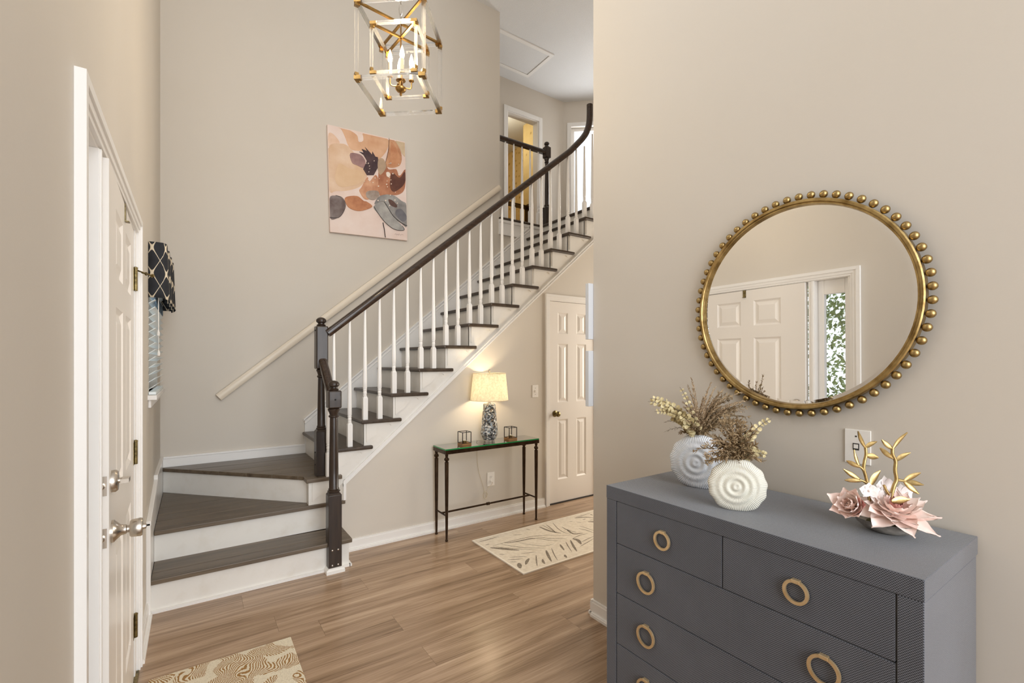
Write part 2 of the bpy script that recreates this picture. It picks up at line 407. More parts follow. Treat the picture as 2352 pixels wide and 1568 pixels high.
ce = struct(MB().box(-3.2, 5.7, -4.6, 8.3, ZC, ZC + 0.1).build('ceiling', 'ceiling'), 'white textured ceiling')
# attic hatch
h0 = at_z(1277, 125, ZC)
tr = empty('trim_1', (3.5, 5.13, ZC - 0.02)); struct(tr, 'white attic hatch in the ceiling')
HX0, HX1, HYa, HYb = 3.03, 4.015, 4.84, 5.44
MB().box(HX0, HX1, HYa, HYa + 0.05, ZC - 0.016, ZC).box(HX0, HX1, HYb - 0.05, HYb, ZC - 0.016, ZC).box(HX1 - 0.05, HX1, HYa + 0.05, HYb - 0.05, ZC - 0.016, ZC).build('casing', 'trim', tr, bevel=0.003)
MB().box(HX0, HX1 - 0.055, HYa + 0.055, HYb - 0.055, ZC - 0.007, ZC - 0.001).build('hatch_panel', 'ceiling', tr)
# unseen living room behind the camera, its windows added to light the foyer
wn = MB(); holes_wall(wn, 'y', -4.6, -4.45, -3.2, 5.7, -0.02, ZC, [(-1.8, 3.0, 0.4, 3.1), (-1.8, 3.0, 3.5, 5.2)])
struct(wn.build('wall_front', 'wall'), 'living room wall with window openings added for light')
struct(MB().box(-3.2, -3.05, -4.45, -0.6, -0.02, ZC).box(-3.05, XL - 0.16, -0.75, -0.6, -0.02, ZC).build('wall_living_side', 'wall'), 'living room side wall')
struct(MB().box(5.55, 5.7, -4.45, -0.6, -0.02, ZC).box(XR + 0.12, 5.55, -0.75, -0.6, -0.02, ZC).build('wall_living_far', 'wall'), 'living room far wall')
w4 = empty('added_window_4', (0.6, -4.5, 0.4)); struct(w4, 'unseen wide living room window added for daylight')
m_ = MB()
for xx in (-1.8, -0.22, 1.38, 2.96): m_.box(xx, xx + 0.04, -4.55, -4.5, 0.4, 3.1)
m_.box(-1.8, 3.0, -4.55, -4.5, 0.4, 0.45).box(-1.8, 3.0, -4.55, -4.5, 3.05, 3.1).box(-1.8, 3.0, -4.55, -4.5, 1.75, 1.79)
m_.build('window_frame', 'trim', w4)
# frame of the unseen high window, added to light the foyer
w5 = empty('added_window_5', (XL - 0.1, 1.75, 3.35)); struct(w5, 'unseen high window added above the front door for light')
m_ = MB()
for yy in (1.0, 1.73, 2.46): m_.box(XL - 0.14, XL - 0.1, yy, yy + 0.04, 3.35, 4.85)
m_.box(XL - 0.14, XL - 0.1, 1.0, 2.5, 3.35, 3.39).box(XL - 0.14, XL - 0.1, 1.0, 2.5, 4.81, 4.85).build('window_frame', 'trim', w5)

# ---- bathroom behind the upper doorway
wp_m, n, l, b = nodes('yellow_wallpaper')
v = coords(n, l, (1, 1, 1))
vo = n.new('ShaderNodeTexVoronoi'); vo.inputs['Scale'].default_value = 9.0; vo.inputs['Randomness'].default_value = 0.35; l.new(v, vo.inputs['Vector'])
nz = noise(n, l, v, 30, 3)
ad = n.new('ShaderNodeMath'); ad.operation = 'MULTIPLY_ADD'; ad.inputs[1].default_value = 0.25; l.new(nz, ad.inputs[0]); l.new(vo.outputs['Distance'], ad.inputs[2])
l.new(ramp(n, l, ad.outputs[0], [(0.0, srgb(150, 124, 74)), (0.30, srgb(182, 150, 88)), (0.36, srgb(222, 194, 134)), (1.0, srgb(228, 202, 144))]), b.inputs['Base Color'])
b.inputs['Roughness'].default_value = 0.6
M['paper'] = wp_m
struct(MB().box(5.18, 5.3, 6.55, 8.1, Z2 - 0.03, ZC).box(4.78, 4.90, YF + 0.125, 6.62, Z2 - 0.03, ZC).box(4.90, 5.18, 6.55, 6.62, Z2 - 0.03, ZC).box(2.9, 5.18, 8.0, 8.12, Z2 - 0.03, ZC).box(2.83, 2.95, YF + 0.12, 8.0, Z2 - 0.03, ZC).build('wall_bathroom', 'paper'), 'yellow papered bathroom wall seen through the upper doorway')
struct(MB().box(2.95, 5.18, YF + 0.12, 8.0, Z2 - 0.03, Z2).build('floor_bathroom', mat('bath_tile', srgb(196, 170, 120), 0.4, bump=(10, 0.1, 0.002))), 'bathroom floor upstairs')
pl = bpy.data.lights.new('bathroom_lamp', 'POINT'); pl.energy = 11; pl.color = (1.0, 0.94, 0.74); pl.shadow_soft_size = 0.1
po = bpy.data.objects.new('bathroom_lamp', pl); COL.objects.link(po); po.location = (4.1, 6.6, 5.2)
v_ = empty('bathroom_shelf', (4.45, 6.46, Z2)); tag(v_, 'dark little shelf against the yellow wallpaper upstairs', 'shelf')
m_ = MB()
for zz in (0.0, 0.3, 0.58): m_.box(4.12, 4.77, 6.38, 6.54, Z2 + 0.35 + zz, Z2 + 0.365 + zz)
m_.build('shelf_board', 'bronze', v_)
for xx in (4.12, 4.755): MB().box(xx, xx + 0.015, 6.40, 6.54, Z2, Z2 + 1.0).build('upright', 'bronze', v_)
# doorway casing upstairs
d4 = empty('door_4', (4.08, YF, Z2)); struct(d4, 'white cased doorway to the yellow bathroom upstairs')
m_ = MB().box(UX0 - 0.066, UX0, YF - 0.018, YF, Z2, UZ + 0.066).box(UX1, UX1 + 0.066, YF - 0.018, YF, Z2, UZ + 0.066).box(UX0, UX1, YF - 0.018, YF, UZ, UZ + 0.066)
m_.build('casing', 'trim', d4, bevel=0.004)
MB().box(UX0, UX0 + 0.014, YF, YF + 0.12, Z2, UZ).box(UX1 - 0.014, UX1, YF, YF + 0.12, Z2, UZ).box(UX0 + 0.014, UX1 - 0.014, YF, YF + 0.12, UZ - 0.014, UZ).build('jamb', 'trim', d4)

# ---- baseboards
def baseboard(name, pts_fn, label): pass
def bb_y(mb, x0, x1, y, s=-1):    # along x, wall face at y, room towards s
    return mb.box(x0, x1, y, y + s * 0.013, 0, 0.075), mb.box(x0, x1, y, y + s * 0.010, 0.075, 0.088), mb.box(x0, x1, y, y + s * 0.028, 0, 0.014), mb.box(x0, x1, y, y + s * 0.023, 0.014, 0.021)
def bb_x(mb, y0, y1, x, s=1):
    return mb.box(x, x + s * 0.013, y0, y1, 0, 0.075), mb.box(x, x + s * 0.010, y0, y1, 0.075, 0.088), mb.box(x, x + s * 0.028, y0, y1, 0, 0.014), mb.box(x, x + s * 0.023, y0, y1, 0.014, 0.021)
m_ = MB(); bb_y(m_, 0.925, 2.845, YS); bb_y(m_, 3.62, 5.5, YS); struct(m_.build('baseboard_stair', 'trim'), 'white baseboard below the stair wall')
m_ = MB(); bb_x(m_, -0.5, 1.905, XR, -1); bb_y(m_, XR - 0.013, XR + 0.12, 1.905, 1); struct(m_.build('baseboard_right', 'trim'), 'white baseboard beside the dresser')
m_ = MB(); bb_x(m_, 2.80, 3.30, XL, 1); bb_x(m_, -0.5, 1.395, XL, 1); struct(m_.build('baseboard_left', 'trim'), 'white baseboard by the front door')

# ================================================================== DOORS
def panel_mesh(mb, P, u0, u1, v0, v1):
    """raised panel; P(u,v,d) -> point, d>0 towards the room"""
    loops = [(0, 0.0), (0.006, -0.004), (0.014, -0.009), (0.020, -0.009), (0.045, -0.002), (0.047, -0.0015)]
    vs = []
    for i, d in loops: vs += [P(u0 + i, v0 + i, d), P(u1 - i, v0 + i, d), P(u1 - i, v1 - i, d), P(u0 + i, v1 - i, d)]
    fs = []
    for k in range(len(loops) - 1):
        for j in range(4): fs.append((k * 4 + j, k * 4 + (j + 1) % 4, k * 4 + 4 + (j + 1) % 4, k * 4 + 4 + j))
    q = (len(loops) - 1) * 4; fs.append((q, q + 1, q + 2, q + 3))
    return mb.add(vs, fs)
def panel_door(parent, P, W, Z0, Z1, cols, rws, m):
    holes = [(a, b, c, d) for a, b in cols for c, d in rws]
    us = sorted({0, W} | {h for q in holes for h in q[:2]}); zs = sorted({Z0, Z1} | {h for q in holes for h in q[2:]})
    mb = MB()
    def qbox(a, b, c, d, e, f):
        vs = [P(a, c, e), P(b, c, e), P(b, c, f), P(a, c, f), P(a, d, e), P(b, d, e), P(b, d, f), P(a, d, f)]
        mb.add(vs, [(3, 2, 1, 0), (4, 5, 6, 7), (0, 1, 5, 4), (1, 2, 6, 5), (2, 3, 7, 6), (3, 0, 4, 7)])
    qbox(0, W, Z0, Z1, -0.044, -0.0095)
    for i in range(len(us) - 1):
        for j in range(len(zs) - 1):
            uc, zc = (us[i] + us[i + 1]) / 2, (zs[j] + zs[j + 1]) / 2
            if any(q[0] < uc < q[1] and q[2] < zc < q[3] for q in holes): continue
            qbox(us[i], us[i + 1], zs[j], zs[j + 1], -0.0095, 0)
    mb.build('door_slab', m, parent)
    for a, b, c, d in holes:
        panel_mesh(MB(), P, a, b, c, d).build('panel', m, parent)
ROWS = [(0.238, 0.844), (1.015, 1.608), (1.709, 1.924)]
# --- closet door (door_2)
d2 = empty('door_2', (3.22, YS, 0)); struct(d2, 'white six-panel closet door under the stairs')
panel_door(d2, lambda u, v_, d: Vector((2.922 + u, YS + 0.008 - d, v_)), 0.607, 0.012, 2.03, [(0.107, 0.240), (0.360, 0.493)], ROWS, 'door')
m_ = MB()
for a, b, th in ((0, 0.022, 0.020), (0.022, 0.040, 0.013), (0.040, 0.052, 0.010)):
    A_, B_, T_ = 2.860, 3.592, CZ + 0.05
    m_.prism([(A_ + a, 0), (A_ + b, 0), (A_ + b, T_ - b), (A_ + a, T_ - a)], 'y', YS - th, YS)
    m_.prism([(B_ - b, 0), (B_ - a, 0), (B_ - a, T_ - a), (B_ - b, T_ - b)], 'y', YS - th, YS)
    m_.prism([(A_ + a, T_ - a), (A_ + b, T_ - b), (B_ - b, T_ - b), (B_ - a, T_ - a)], 'y', YS - th, YS)
m_.build('casing', 'trim', d2)
MB().box(CX0, CX0 + 0.014, YS, YS + 0.1, 0, CZ).box(CX1 - 0.014, CX1, YS, YS + 0.1, 0, CZ).box(CX0 + 0.014, CX1 - 0.014, YS, YS + 0.1, CZ - 0.012, CZ).build('jamb', 'trim', d2)
MB().box(CX0 + 0.014, CX1 - 0.014, YS - 0.004, YS + 0.04, 0, 0.010).build('threshold', 'slot', d2)
MB().box(CX0 + 0.014, CX1 - 0.014, YS + 0.06, YS + 0.07, 0, CZ).build('closet_back', 'gap', d2)
kb = at_y(1276, 948, YS - 0.03)
MB().lathe([(0.032, 0), (0.032, 0.004), (0.026, 0.008), (0.012, 0.012), (0.011, 0.028), (0.02, 0.034), (0.027, 0.045), (0.027, 0.056), (0.020, 0.064), (0.006, 0.067)], (2.99, YS + 0.008, 0.905), 20, (0, -1, 0)).build('knob', 'oldbrass', d2, smooth=50)
# --- front door unit (door_1): casing, sidelight, slab ajar
d1 = empty('door_1', (XL, 2.1, 0)); struct(d1, 'white six-panel front door standing slightly ajar with a narrow sidelight')
m_ = MB()
CY0, CY1, CT = 1.395, 2.80, 2.088
for a, b, th in ((0, 0.024, 0.021), (0.024, 0.046, 0.015), (0.046, 0.062, 0.010)):
    m_.prism([(CY0 + a, 0), (CY0 + b, 0), (CY0 + b, CT - b), (CY0 + a, CT - a)], 'x', XL, XL + th)
    m_.prism([(CY1 - b, 0), (CY1 - a, 0), (CY1 - a, CT - a), (CY1 - b, CT - b)], 'x', XL, XL + th)
    m_.prism([(CY0 + a, CT - a), (CY0 + b, CT - b), (CY1 - b, CT - b), (CY1 - a, CT - a)], 'x', XL, XL + th)
m_.build('casing', 'trim', d1)
HX = XL - 0.10
m_ = MB().box(HX, XL, DY0, DY0 + 0.022, 0, DZ).box(HX, XL + 0.001, 2.688, DY1, 0, DZ).box(HX, XL, DY0 + 0.022, 2.688, 2.022, DZ)
m_.box(HX, HX + 0.045, 1.742, 1.758, 0.012, 2.0).box(HX, XL + 0.004, 1.700, 1.742, 0, 2.022).box(XL + 0.002, XL + 0.008, 1.706, 1.722, 0, 2.022).box(HX, HX + 0.04, 1.742, 2.688, 2.0, 2.022)
m_.build('jamb', 'trim', d1, bevel=0.002)
MB().box(HX, XL + 0.012, DY0, DY1, 0, 0.012).build('threshold', 'oldbrass', d1)
sl = MB(); sl.box(HX + 0.01, HX + 0.05, 1.477, 1.515, 0.012, 2.022).box(HX + 0.01, HX + 0.05, 1.655, 1.70, 0.012, 2.022).box(HX + 0.01, HX + 0.05, 1.515, 1.655, 1.915, 2.022).box(HX + 0.01, HX + 0.05, 1.515, 1.655, 0.012, 0.30)
slo = sl.build('sidelight_frame', 'trim', d1, bevel=0.003)
MB().box(HX + 0.028, HX + 0.032, 1.515, 1.655, 0.30, 1.915).build('pane', 'glass', slo)
TH = math.radians(1.25); hx, hy = XL - 0.003, 2.685
def DP(u, v_, d):   # u measured from the hinge towards the latch
    a = -u * math.cos(TH) ; b = u * math.sin(TH)
    return Vector((hx + b + d * math.cos(TH), hy + a + d * math.sin(TH), v_))
panel_door(d1, DP, 0.925, 0.014, 2.018, [(0.165, 0.395), (0.510, 0.740)], ROWS, 'door')
dv = Vector((math.cos(TH), math.sin(TH), 0))
k = MB().lathe([(0.033, 0), (0.033, 0.006), (0.028, 0.010), (0.016, 0.022), (0.014, 0.034), (0.011, 0.036), (0.011, 0.041), (0.023, 0.043), (0.026, 0.047), (0.0275, 0.068), (0.0255, 0.073), (0.009, 0.074), (0.008, 0.081), (0.004, 0.083)], DP(0.862, 0.925, 0), 24, dv)
k.build('door_knob', 'nickel', d1, smooth=40)
k = MB().lathe([(0.033, 0), (0.033, 0.010), (0.028, 0.016), (0.008, 0.017), (0.008, 0.024)], DP(0.862, 1.075, 0), 24, dv); k.obox(DP(0.862, 1.075, 0.032), dv, Vector((0, 1, 0)), UP, 0.010, 0.020, 0.006)
k.build('deadbolt', 'nickel', d1, smooth=40)
for zc, hh in ((1.075, 0.028), (0.925, 0.028)):
    c0 = DP(0.9255, zc, -0.017); MB().obox(c0, dv, Vector((0, 1, 0)), UP, 0.0125, 0.001, hh).lathe([(0.009, 0), (0.009, 0.009), (0.006, 0.011)], c0, 12, (0, -1, 0)).build('latch_plate', 'nickel', d1)
for zc in (1.80, 1.02, 0.24):
    hh = MB()
    for q in range(5): hh.lathe([(0.0075, 0), (0.0075, 0.0196)], (hx + 0.006, hy + 0.002, zc - 0.05 + q * 0.02), 10)
    hh.box(hx - 0.001, hx + 0.002, hy - 0.03, hy - 0.002, zc - 0.05, zc + 0.05); hh.box(hx + 0.002, hx + 0.005, hy + 0.004, hy + 0.03, zc - 0.05, zc + 0.05)
    hh.lathe([(0.0085, 0), (0.0085, 0.006), (0.004, 0.009)], (hx + 0.006, hy + 0.002, zc + 0.05), 10)
    ho = hh.build('hinge', 'oldbrass', d1, smooth=40)
    if zc > 1.5:
        a = Vector((hx + 0.006, hy + 0.002, zc + 0.045))
        st = MB().tube([a, a + Vector((0.055, 0.055, -0.012))], 0.0035, 8).lathe([(0.009, 0), (0.009, 0.006), (0.004, 0.008)], a + Vector((0.055, 0.055, -0.012)), 10, (1, 1, -0.2)).tube([a + Vector((0.02, 0.02, -0.008)), a + Vector((0.034, 0.014, -0.012))], 0.003, 8).lathe([(0.008, 0), (0.008, 0.005)], a + Vector((0.034, 0.014, -0.012)), 10, (1, -0.4, -0.1))
        st.build('hinge_stop', 'oldbrass', ho, smooth=40)
# wreath hook over the top edge of the door
c = DP(0.43, 2.018, 0); wk = MB().box(c.x - 0.03, c.x + 0.003, c.y - 0.014, c.y + 0.014, 2.018, 2.0205).box(c.x + 0.001, c.x + 0.003, c.y - 0.014, c.y + 0.014, 1.955, 2.018)
wk.box(c.x + 0.003, c.x + 0.014, c.y - 0.014, c.y + 0.014, 1.955, 1.958)
tag(wk.build('wreath_hook', 'oldbrass'), 'small brass wreath hook over the top of the front door', 'hook')

# ================================================================== WINDOW, BLIND, VALANCE
w1 = empty('window_1', (XL - 0.1, 3.88, WZ0)); struct(w1, 'foyer window above the winder steps')
MB().box(XL - 0.14, XL - 0.10, WY0, WY0 + 0.04, WZ0, WZ1).box(XL - 0.14, XL - 0.10, WY1 - 0.04, WY1, WZ0, WZ1).box(XL - 0.14, XL - 0.10, WY0 + 0.04, WY1 - 0.04, WZ0, WZ0 + 0.04).box(XL - 0.14, XL - 0.10, WY0 + 0.04, WY1 - 0.04, WZ1 - 0.04, WZ1).box(XL - 0.14, XL - 0.10, WY0 + 0.04, WY1 - 0.04, 1.66, 1.69).build('window_frame', 'trim', w1)
MB().box(XL - 0.122, XL - 0.118, WY0 + 0.04, WY1 - 0.04, WZ0 + 0.04, WZ1 - 0.04).build('pane', 'glass', w1)
MB().box(XL - 0.1, XL + 0.042, WY0 - 0.10, WY1 + 0.08, WZ0 - 0.028, WZ0).box(XL, XL + 0.014, WY0 - 0.07, WY1 + 0.05, WZ0 - 0.075, WZ0 - 0.028).build('window_sill', 'trim', w1, bevel=0.003)
bl = empty('window_blind', (XL + 0.012, 3.86, WZ0 + 0.02)); tag(bl, 'white slatted blind hanging in the window over the winder steps', 'blind')
slat_m = mat('white_vinyl_slat', srgb(228, 236, 238), 0.35, bump=(30, 0.03, 0.001))
sx = Vector((0.80, 0, 0.60)); su = Vector((-0.60, 0, 0.80))
first = None
for i in range(19):
    c = Vector((XL + 0.017, 3.86, WZ0 + 0.045 + i * 0.042))
    if first is None: first = MB().obox(c, sx, Vector((0, 1, 0)), su, 0.020, 0.42, 0.0014).build('slat', slat_m, bl); zoff = first.location.z - 0.045
    else: copy_part(first, bl, WL[first] + Vector((0, 0, i * 0.042)))
MB().box(XL + 0.002, XL + 0.036, 3.44, 4.28, WZ0 + 0.002, WZ0 + 0.018).build('bottom_rail', slat_m, bl)
MB().box(XL + 0.002, XL + 0.042, 3.43, 4.29, 2.06, 2.11).build('headrail', slat_m, bl)
for yy in (3.47, 3.5): MB().tube([(XL + 0.045, yy, 2.06), (XL + 0.046, yy, 1.62 if yy < 3.48 else 1.50)], 0.0015, 5).lathe([(0.003, 0), (0.007, -0.02), (0.006, -0.035)], (XL + 0.046, yy, 1.62 if yy < 3.48 else 1.50), 8).build('pull_cord', 'plastic', bl)
# valance
vm, n, l, b = nodes('black_trellis_fabric')
tc = n.new('ShaderNodeTexCoord'); sp = n.new('ShaderNodeSeparateXYZ'); l.new(tc.outputs['UV'], sp.inputs[0])
def mth(op, a, bb=None, v1=None):
    q = n.new('ShaderNodeMath'); q.operation = op
    l.new(a, q.inputs[0])
    if bb is not None: l.new(bb, q.inputs[1])
    elif v1 is not None: q.inputs[1].default_value = v1
    return q.outputs[0]
sU = mth('SINE', mth('MULTIPLY', sp.outputs[0], v1=PI * 2 / 0.150)); sV = mth('MULTIPLY', sp.outputs[1], v1=PI * 2 / 0.300)
cV = mth('COSINE', sV); q1 = mth('ABSOLUTE', mth('SUBTRACT', sU, cV)); q2 = mth('ABSOLUTE', mth('ADD', sU, cV))
mn = mth('MINIMUM', q1, q2)
l.new(ramp(n, l, mn, [(0.0, srgb(226, 214, 192)), (0.045, srgb(214, 200, 176)), (0.065, srgb(38, 40, 46)), (1.0, srgb(30, 32, 38))]), b.inputs['Base Color'])
b.inputs['Roughness'].default_value = 0.85
def valance():
    path = [(XL + 0.001, 3.43), (XL + 0.035, 3.425), (XL + 0.070, 3.43)]
    for i in range(1, 25):
        y = 3.43 + i * 0.035; path.append((XL + 0.072 + 0.016 * math.sin(i * 1.05) + 0.0007 * i, y))
    path.append((XL + 0.001, 4.28))
    us = [0.0]
    for i in range(1, len(path)): us.append(us[-1] + math.hypot(path[i][0] - path[i - 1][0], path[i][1] - path[i - 1][1]))
    me = bpy.data.meshes.new('window_valance'); vs = []; fs = []; uv = []
    NZ = 8
    for i, (x, y) in enumerate(path):
        for j in range(NZ + 1):
            t = j / NZ; zb_ = 1.806 + (0.0 if i < 3 else -0.012 + 0.01 * math.sin(i)); z = zb_ + (2.132 - zb_) * t
            fl_ = (1 - t) * 0.012 * (1 if i > 2 else 0)
            vs.append((x - XL + fl_, y - 3.85, z - 1.79)); uv.append((us[i] + 0.02, z))
    for i in range(len(path) - 1):
        for j in range(NZ):
            a = i * (NZ + 1) + j; fs.append((a, a + NZ + 1, a + NZ + 2, a + 1))
    me.from_pydata(vs, [], fs); ul = me.uv_layers.new()
    for lp in me.loops: ul.data[lp.index].uv = uv[lp.vertex_index]
    me.materials.append(vm)
    for p in me.polygons: p.use_smooth = True
    o = bpy.data.objects.new('window_valance', me); COL.objects.link(o); o.location = (XL, 3.85, 1.79); WL[o] = Vector(o.location)
    sd = o.modifiers.new('thick', 'SOLIDIFY'); sd.thickness = 0.003; sd.offset = 0
    return o
va = tag(valance(), 'black window valance with a cream trellis pattern beside the front door', 'valance')
lin = mat('blue_floral_lining', srgb(120, 150, 176), 0.85, var=(26, srgb(24, 26, 32), 0.45, 0.55))
MB().box(XL + 0.030, XL + 0.034, 3.50, 4.24, 1.762, 1.83).build('lining', lin, va)
MB().tube([(XL + 0.06, 3.44, 2.118), (XL + 0.06, 4.27, 2.118)], 0.006, 8).build('curtain_rod', 'black', va)

# ================================================================== STAIRCASE
st = empty('staircase', (1.6, 3.9, 0)); tag(st, 'white staircase with dark brown treads and two winder steps at its foot', 'staircase')
TT = 0.028
YN = 3.553          # front of the return nosing
zt_ = lambda n_: RISE * n_
def board_tread(poly, n_, cuts, m):
    """split a winder tread into the boards it is glued from"""
    lo = -99
    for c in cuts + [99]:
        p = clip(clip(poly, 0, 1, c - 0.0006), 0, -1, -(lo + 0.0006)) if lo > -98 else clip(poly, 0, 1, c - 0.0006)
        if len(p) > 2: MB().prism(p, 'z', zt_(n_) - TT, zt_(n_)).build('tread_board', m, st, bevel=0.004)
        lo = c
board_tread([(-0.199, 3.305), (0.915, 3.305), (0.915, 3.588), (-0.199, 3.64)], 1, [3.42], 'tread')
board_tread([(-0.199, 3.578), (0.94, 3.578), (0.94, 3.588), (0.70, 3.60), (0.70, 3.70), (-0.199, 4.6)], 2, [3.67, 3.79, 3.94, 4.12], 'tread')
board_tread([(-0.199, 4.575), (0.662, 3.668), (0.662, YN), (0.911, YN), (0.911, 3.588), (0.87, 3.588), (0.87, 4.6), (-0.199, 4.6)], 3, [3.70, 3.86, 4.02, 4.2, 4.4], 'tread')
# risers of the winders
MB().box(-0.2, 0.90, 3.335, 3.352, 0, zt_(1) - TT).build('riser', 'riser', st)
MB().box(0.884, 0.90, 3.352, 3.589, 0, zt_(1) - TT).build('riser', 'riser', st)
MB().box(-0.2, 0.90, 3.61, 3.626, zt_(1), zt_(2) - TT).build('riser', 'riser', st)
e = Vector((0.905, -0.955, 0)).normalized(); nn = Vector((e.y, -e.x, 0))
a = Vector((-0.2, 4.605, 0)); b_ = Vector((0.688, 3.668, 0)); q = Vector((0.012, 0.012, 0))
MB().prism([(a.x, a.y), (b_.x, b_.y), (b_.x + q.x, b_.y + q.y), (a.x + q.x, a.y + q.y)], 'z', zt_(2), zt_(3) - TT).build('riser', 'riser', st)
MB().box(0.685, 0.701, 3.592, 3.672, zt_(2), zt_(3) - TT).build('riser', 'riser', st)
MB().box(-0.2, 0.905, 3.318, 3.335, 0, 0.016).box(0.90, 0.916, 3.318, 3.589, 0, 0.016).build('shoe_moulding', 'trim', st)
# straight flight
tfirst = rfirst = None
for n_ in range(4, 16):
    x0, z1 = XN(n_), zt_(n_); x1 = XN(n_ + 1) + 0.034
    if tfirst is None:
        poly = [(x0, YN), (x0 + 0.32, YN), (x0 + 0.32, 3.591), (x1, 3.591), (x1, 4.6), (x0, 4.6)]
        tfirst = MB().prism(poly, 'z', z1 - TT, z1).build('tread', 'treadx', st, bevel=0.009)
        rfirst = MB().box(x0 + 0.028, x0 + 0.044, 3.5925, 4.6, zt_(n_ - 1), z1 - TT).build('riser', 'riser', st)
    else:
        d = Vector((GO * (n_ - 4), 0, RISE * (n_ - 4)))
        copy_part(tfirst, st, WL[tfirst] + d); copy_part(rfirst, st, WL[rfirst] + d)
x0 = XN(16); MB().box(x0 + 0.028, x0 + 0.044, 3.5925, 4.6, zt_(15), zt_(16) - TT).build('riser', 'riser', st)
MB().box(x0, 3.75, YN, 4.6, Z2 - TT, Z2).build('tread', 'treadx', st, bevel=0.009)
# outer stringer (sawtooth) with a trim strip along its lower edge
sp_ = [(0.701, zt_(2)), (0.925, zt_(2)), (0.925, zb(0.925)), (3.64, zb(3.64)), (3.64, Z2 - TT)]
for n_ in range(15, 3, -1):
    xr = XN(n_ + 1) + 0.028
    sp_ += [(xr, zt_(n_ + 1) - TT if n_ < 15 else Z2 - TT), (xr, zt_(n_) - TT)]
sp_ += [(XN(4) + 0.028, zt_(4) - TT), (XN(4) + 0.028, zt_(3) - TT), (0.701, zt_(3) - TT)]
stg = MB()
# build as columns to keep faces convex
xs_ = [0.701, 0.925] + [XN(n_) + 0.028 for n_ in range(5, 17)] + [3.64]
stg.box(0.701, XN(4) + 0.028, 3.592, 3.61, zt_(2), zt_(3) - TT).box(XN(4) + 0.028, 0.925, 3.592, 3.61, zt_(2), zt_(4) - TT)
for n_ in range(4, 16):
    a0, a1 = max(0.925, XN(n_) + 0.028), XN(n_ + 1) + 0.028
    stg.prism([(a0, zb(a0)), (a1, zb(a1)), (a1, zt_(n_) - TT), (a0, zt_(n_) - TT)], 'y', 3.592, 3.61)
stg.prism([(XN(16) + 0.028, zb(XN(16) + 0.028)), (3.7, zb(3.7)), (3.7, Z2 - TT), (XN(16) + 0.028, Z2 - TT)], 'y', 3.592, 3.61)
stg.build('stringer', 'riser', st)
tm = MB()
for o0, o1, th in ((0.0, 0.012, 0.018), (0.012, 0.030, 0.012), (0.030, 0.042, 0.016)):
    tm.prism([(0.925, zb(0.925) + o0), (3.7, zb(3.7) + o0), (3.7, zb(3.7) + o1), (0.925, zb(0.925) + o1)], 'y', 3.592 - th, 3.592)
tm.box(0.925, 0.945, 3.575, 3.592, zt_(2), zb(0.925) + 0.02)
tm.build('stringer_trim', 'trim', st)
# scroll brackets under the tread returns
cur = smooth_poly([(0.045, -0.172), (0.060, -0.160), (0.086, -0.140), (0.112, -0.128), (0.132, -0.108), (0.150, -0.080), (0.166, -0.058), (0.190, -0.044), (0.212, -0.041), (0.230, -0.047), (0.243, -0.057), (0.256, -0.044), (0.272, -0.040), (0.300, -0.037)], 4, False)
bfirst = None
for n_ in range(3, 16):
    if bfirst is None:
        x0, z1 = XN(4), zt_(4); p = MB(); n0 = len(cur)
        top = [(c[0], -TT) for c in cur]
        vs = []
        for yy in (3.5815, 3.592):
            vs += [(x0 + c[0], yy, z1 + c[1]) for c in cur] + [(x0 + c[0], yy, z1 + c[1]) for c in top]
        fs = []
        for i in range(n0 - 1):
            fs.append((i, i + 1, n0 + i + 1, n0 + i)); fs.append((i, 2 * n0 + i, 2 * n0 + i + 1, i + 1))
        fs.append((0, n0, 3 * n0, 2 * n0)); fs.append((n0 - 1, 3 * n0 - 1, 4 * n0 - 1, 2 * n0 - 1))
        bfirst = p.add(vs, fs).build('scroll_bracket', 'riser', st, recalc=True)
        src = Vector((XN(4), 0, zt_(4)))
        bfirst_n = 4
    d = Vector((GO * (n_ - 4) + (0.071 if n_ == 3 else 0), 0, RISE * (n_ - 4)))
    if n_ != 4: copy_part(bfirst, st, WL[bfirst] + d)
# skirt boards on the walls
zs_ = lambda x: 0.884 + 0.8485 * (x - 0.844)
sk = MB().box(-0.2, 0.845, 4.602, YB, zt_(3), 0.655)
sk.prism([(0.845, zt_(3)), (3.45, zs_(3.45) - 0.55), (3.45, zs_(3.45)), (0.845, zs_(0.845))], 'y', 4.602, YB)
sk.build('skirt_board', 'trim', st)
cp = MB().box(-0.2, 0.845, 4.597, YB, 0.655, 0.672)
cp.prism([(0.833, zs_(0.845) - 0.006), (3.45, zs_(3.45) - 0.002), (3.45, zs_(3.45) + 0.022), (0.833, zs_(0.845) + 0.016)], 'y', 4.594, YB)
cp.prism([(0.845, zs_(0.845) - 0.035), (3.45, zs_(3.45) - 0.035), (3.45, zs_(3.45) - 0.022), (0.845, zs_(0.845) - 0.022)], 'y', 4.598, YB)
cp.build('skirt_cap', 'trim', st, bevel=0.003)
sk = MB().prism([(3.285, 0), (3.285, 0.525), (3.90, 0.632), (3.90, 0.66), (4.602, 0.66), (4.602, 0)], 'x', XL, XL + 0.017); sk.build('skirt_board', 'trim', st)
cp = MB().prism([(3.275, 0.515), (3.275, 0.540), (3.895, 0.648), (3.895, 0.623)], 'x', XL, XL + 0.023).box(XL, XL + 0.023, 3.885, 3.91, 0.623, 0.676).box(XL, XL + 0.023, 3.91, 4.602, 0.658, 0.676).box(XL, XL + 0.021, 3.275, 3.292, 0, 0.53)
cp.build('skirt_cap', 'trim', st, bevel=0.003)

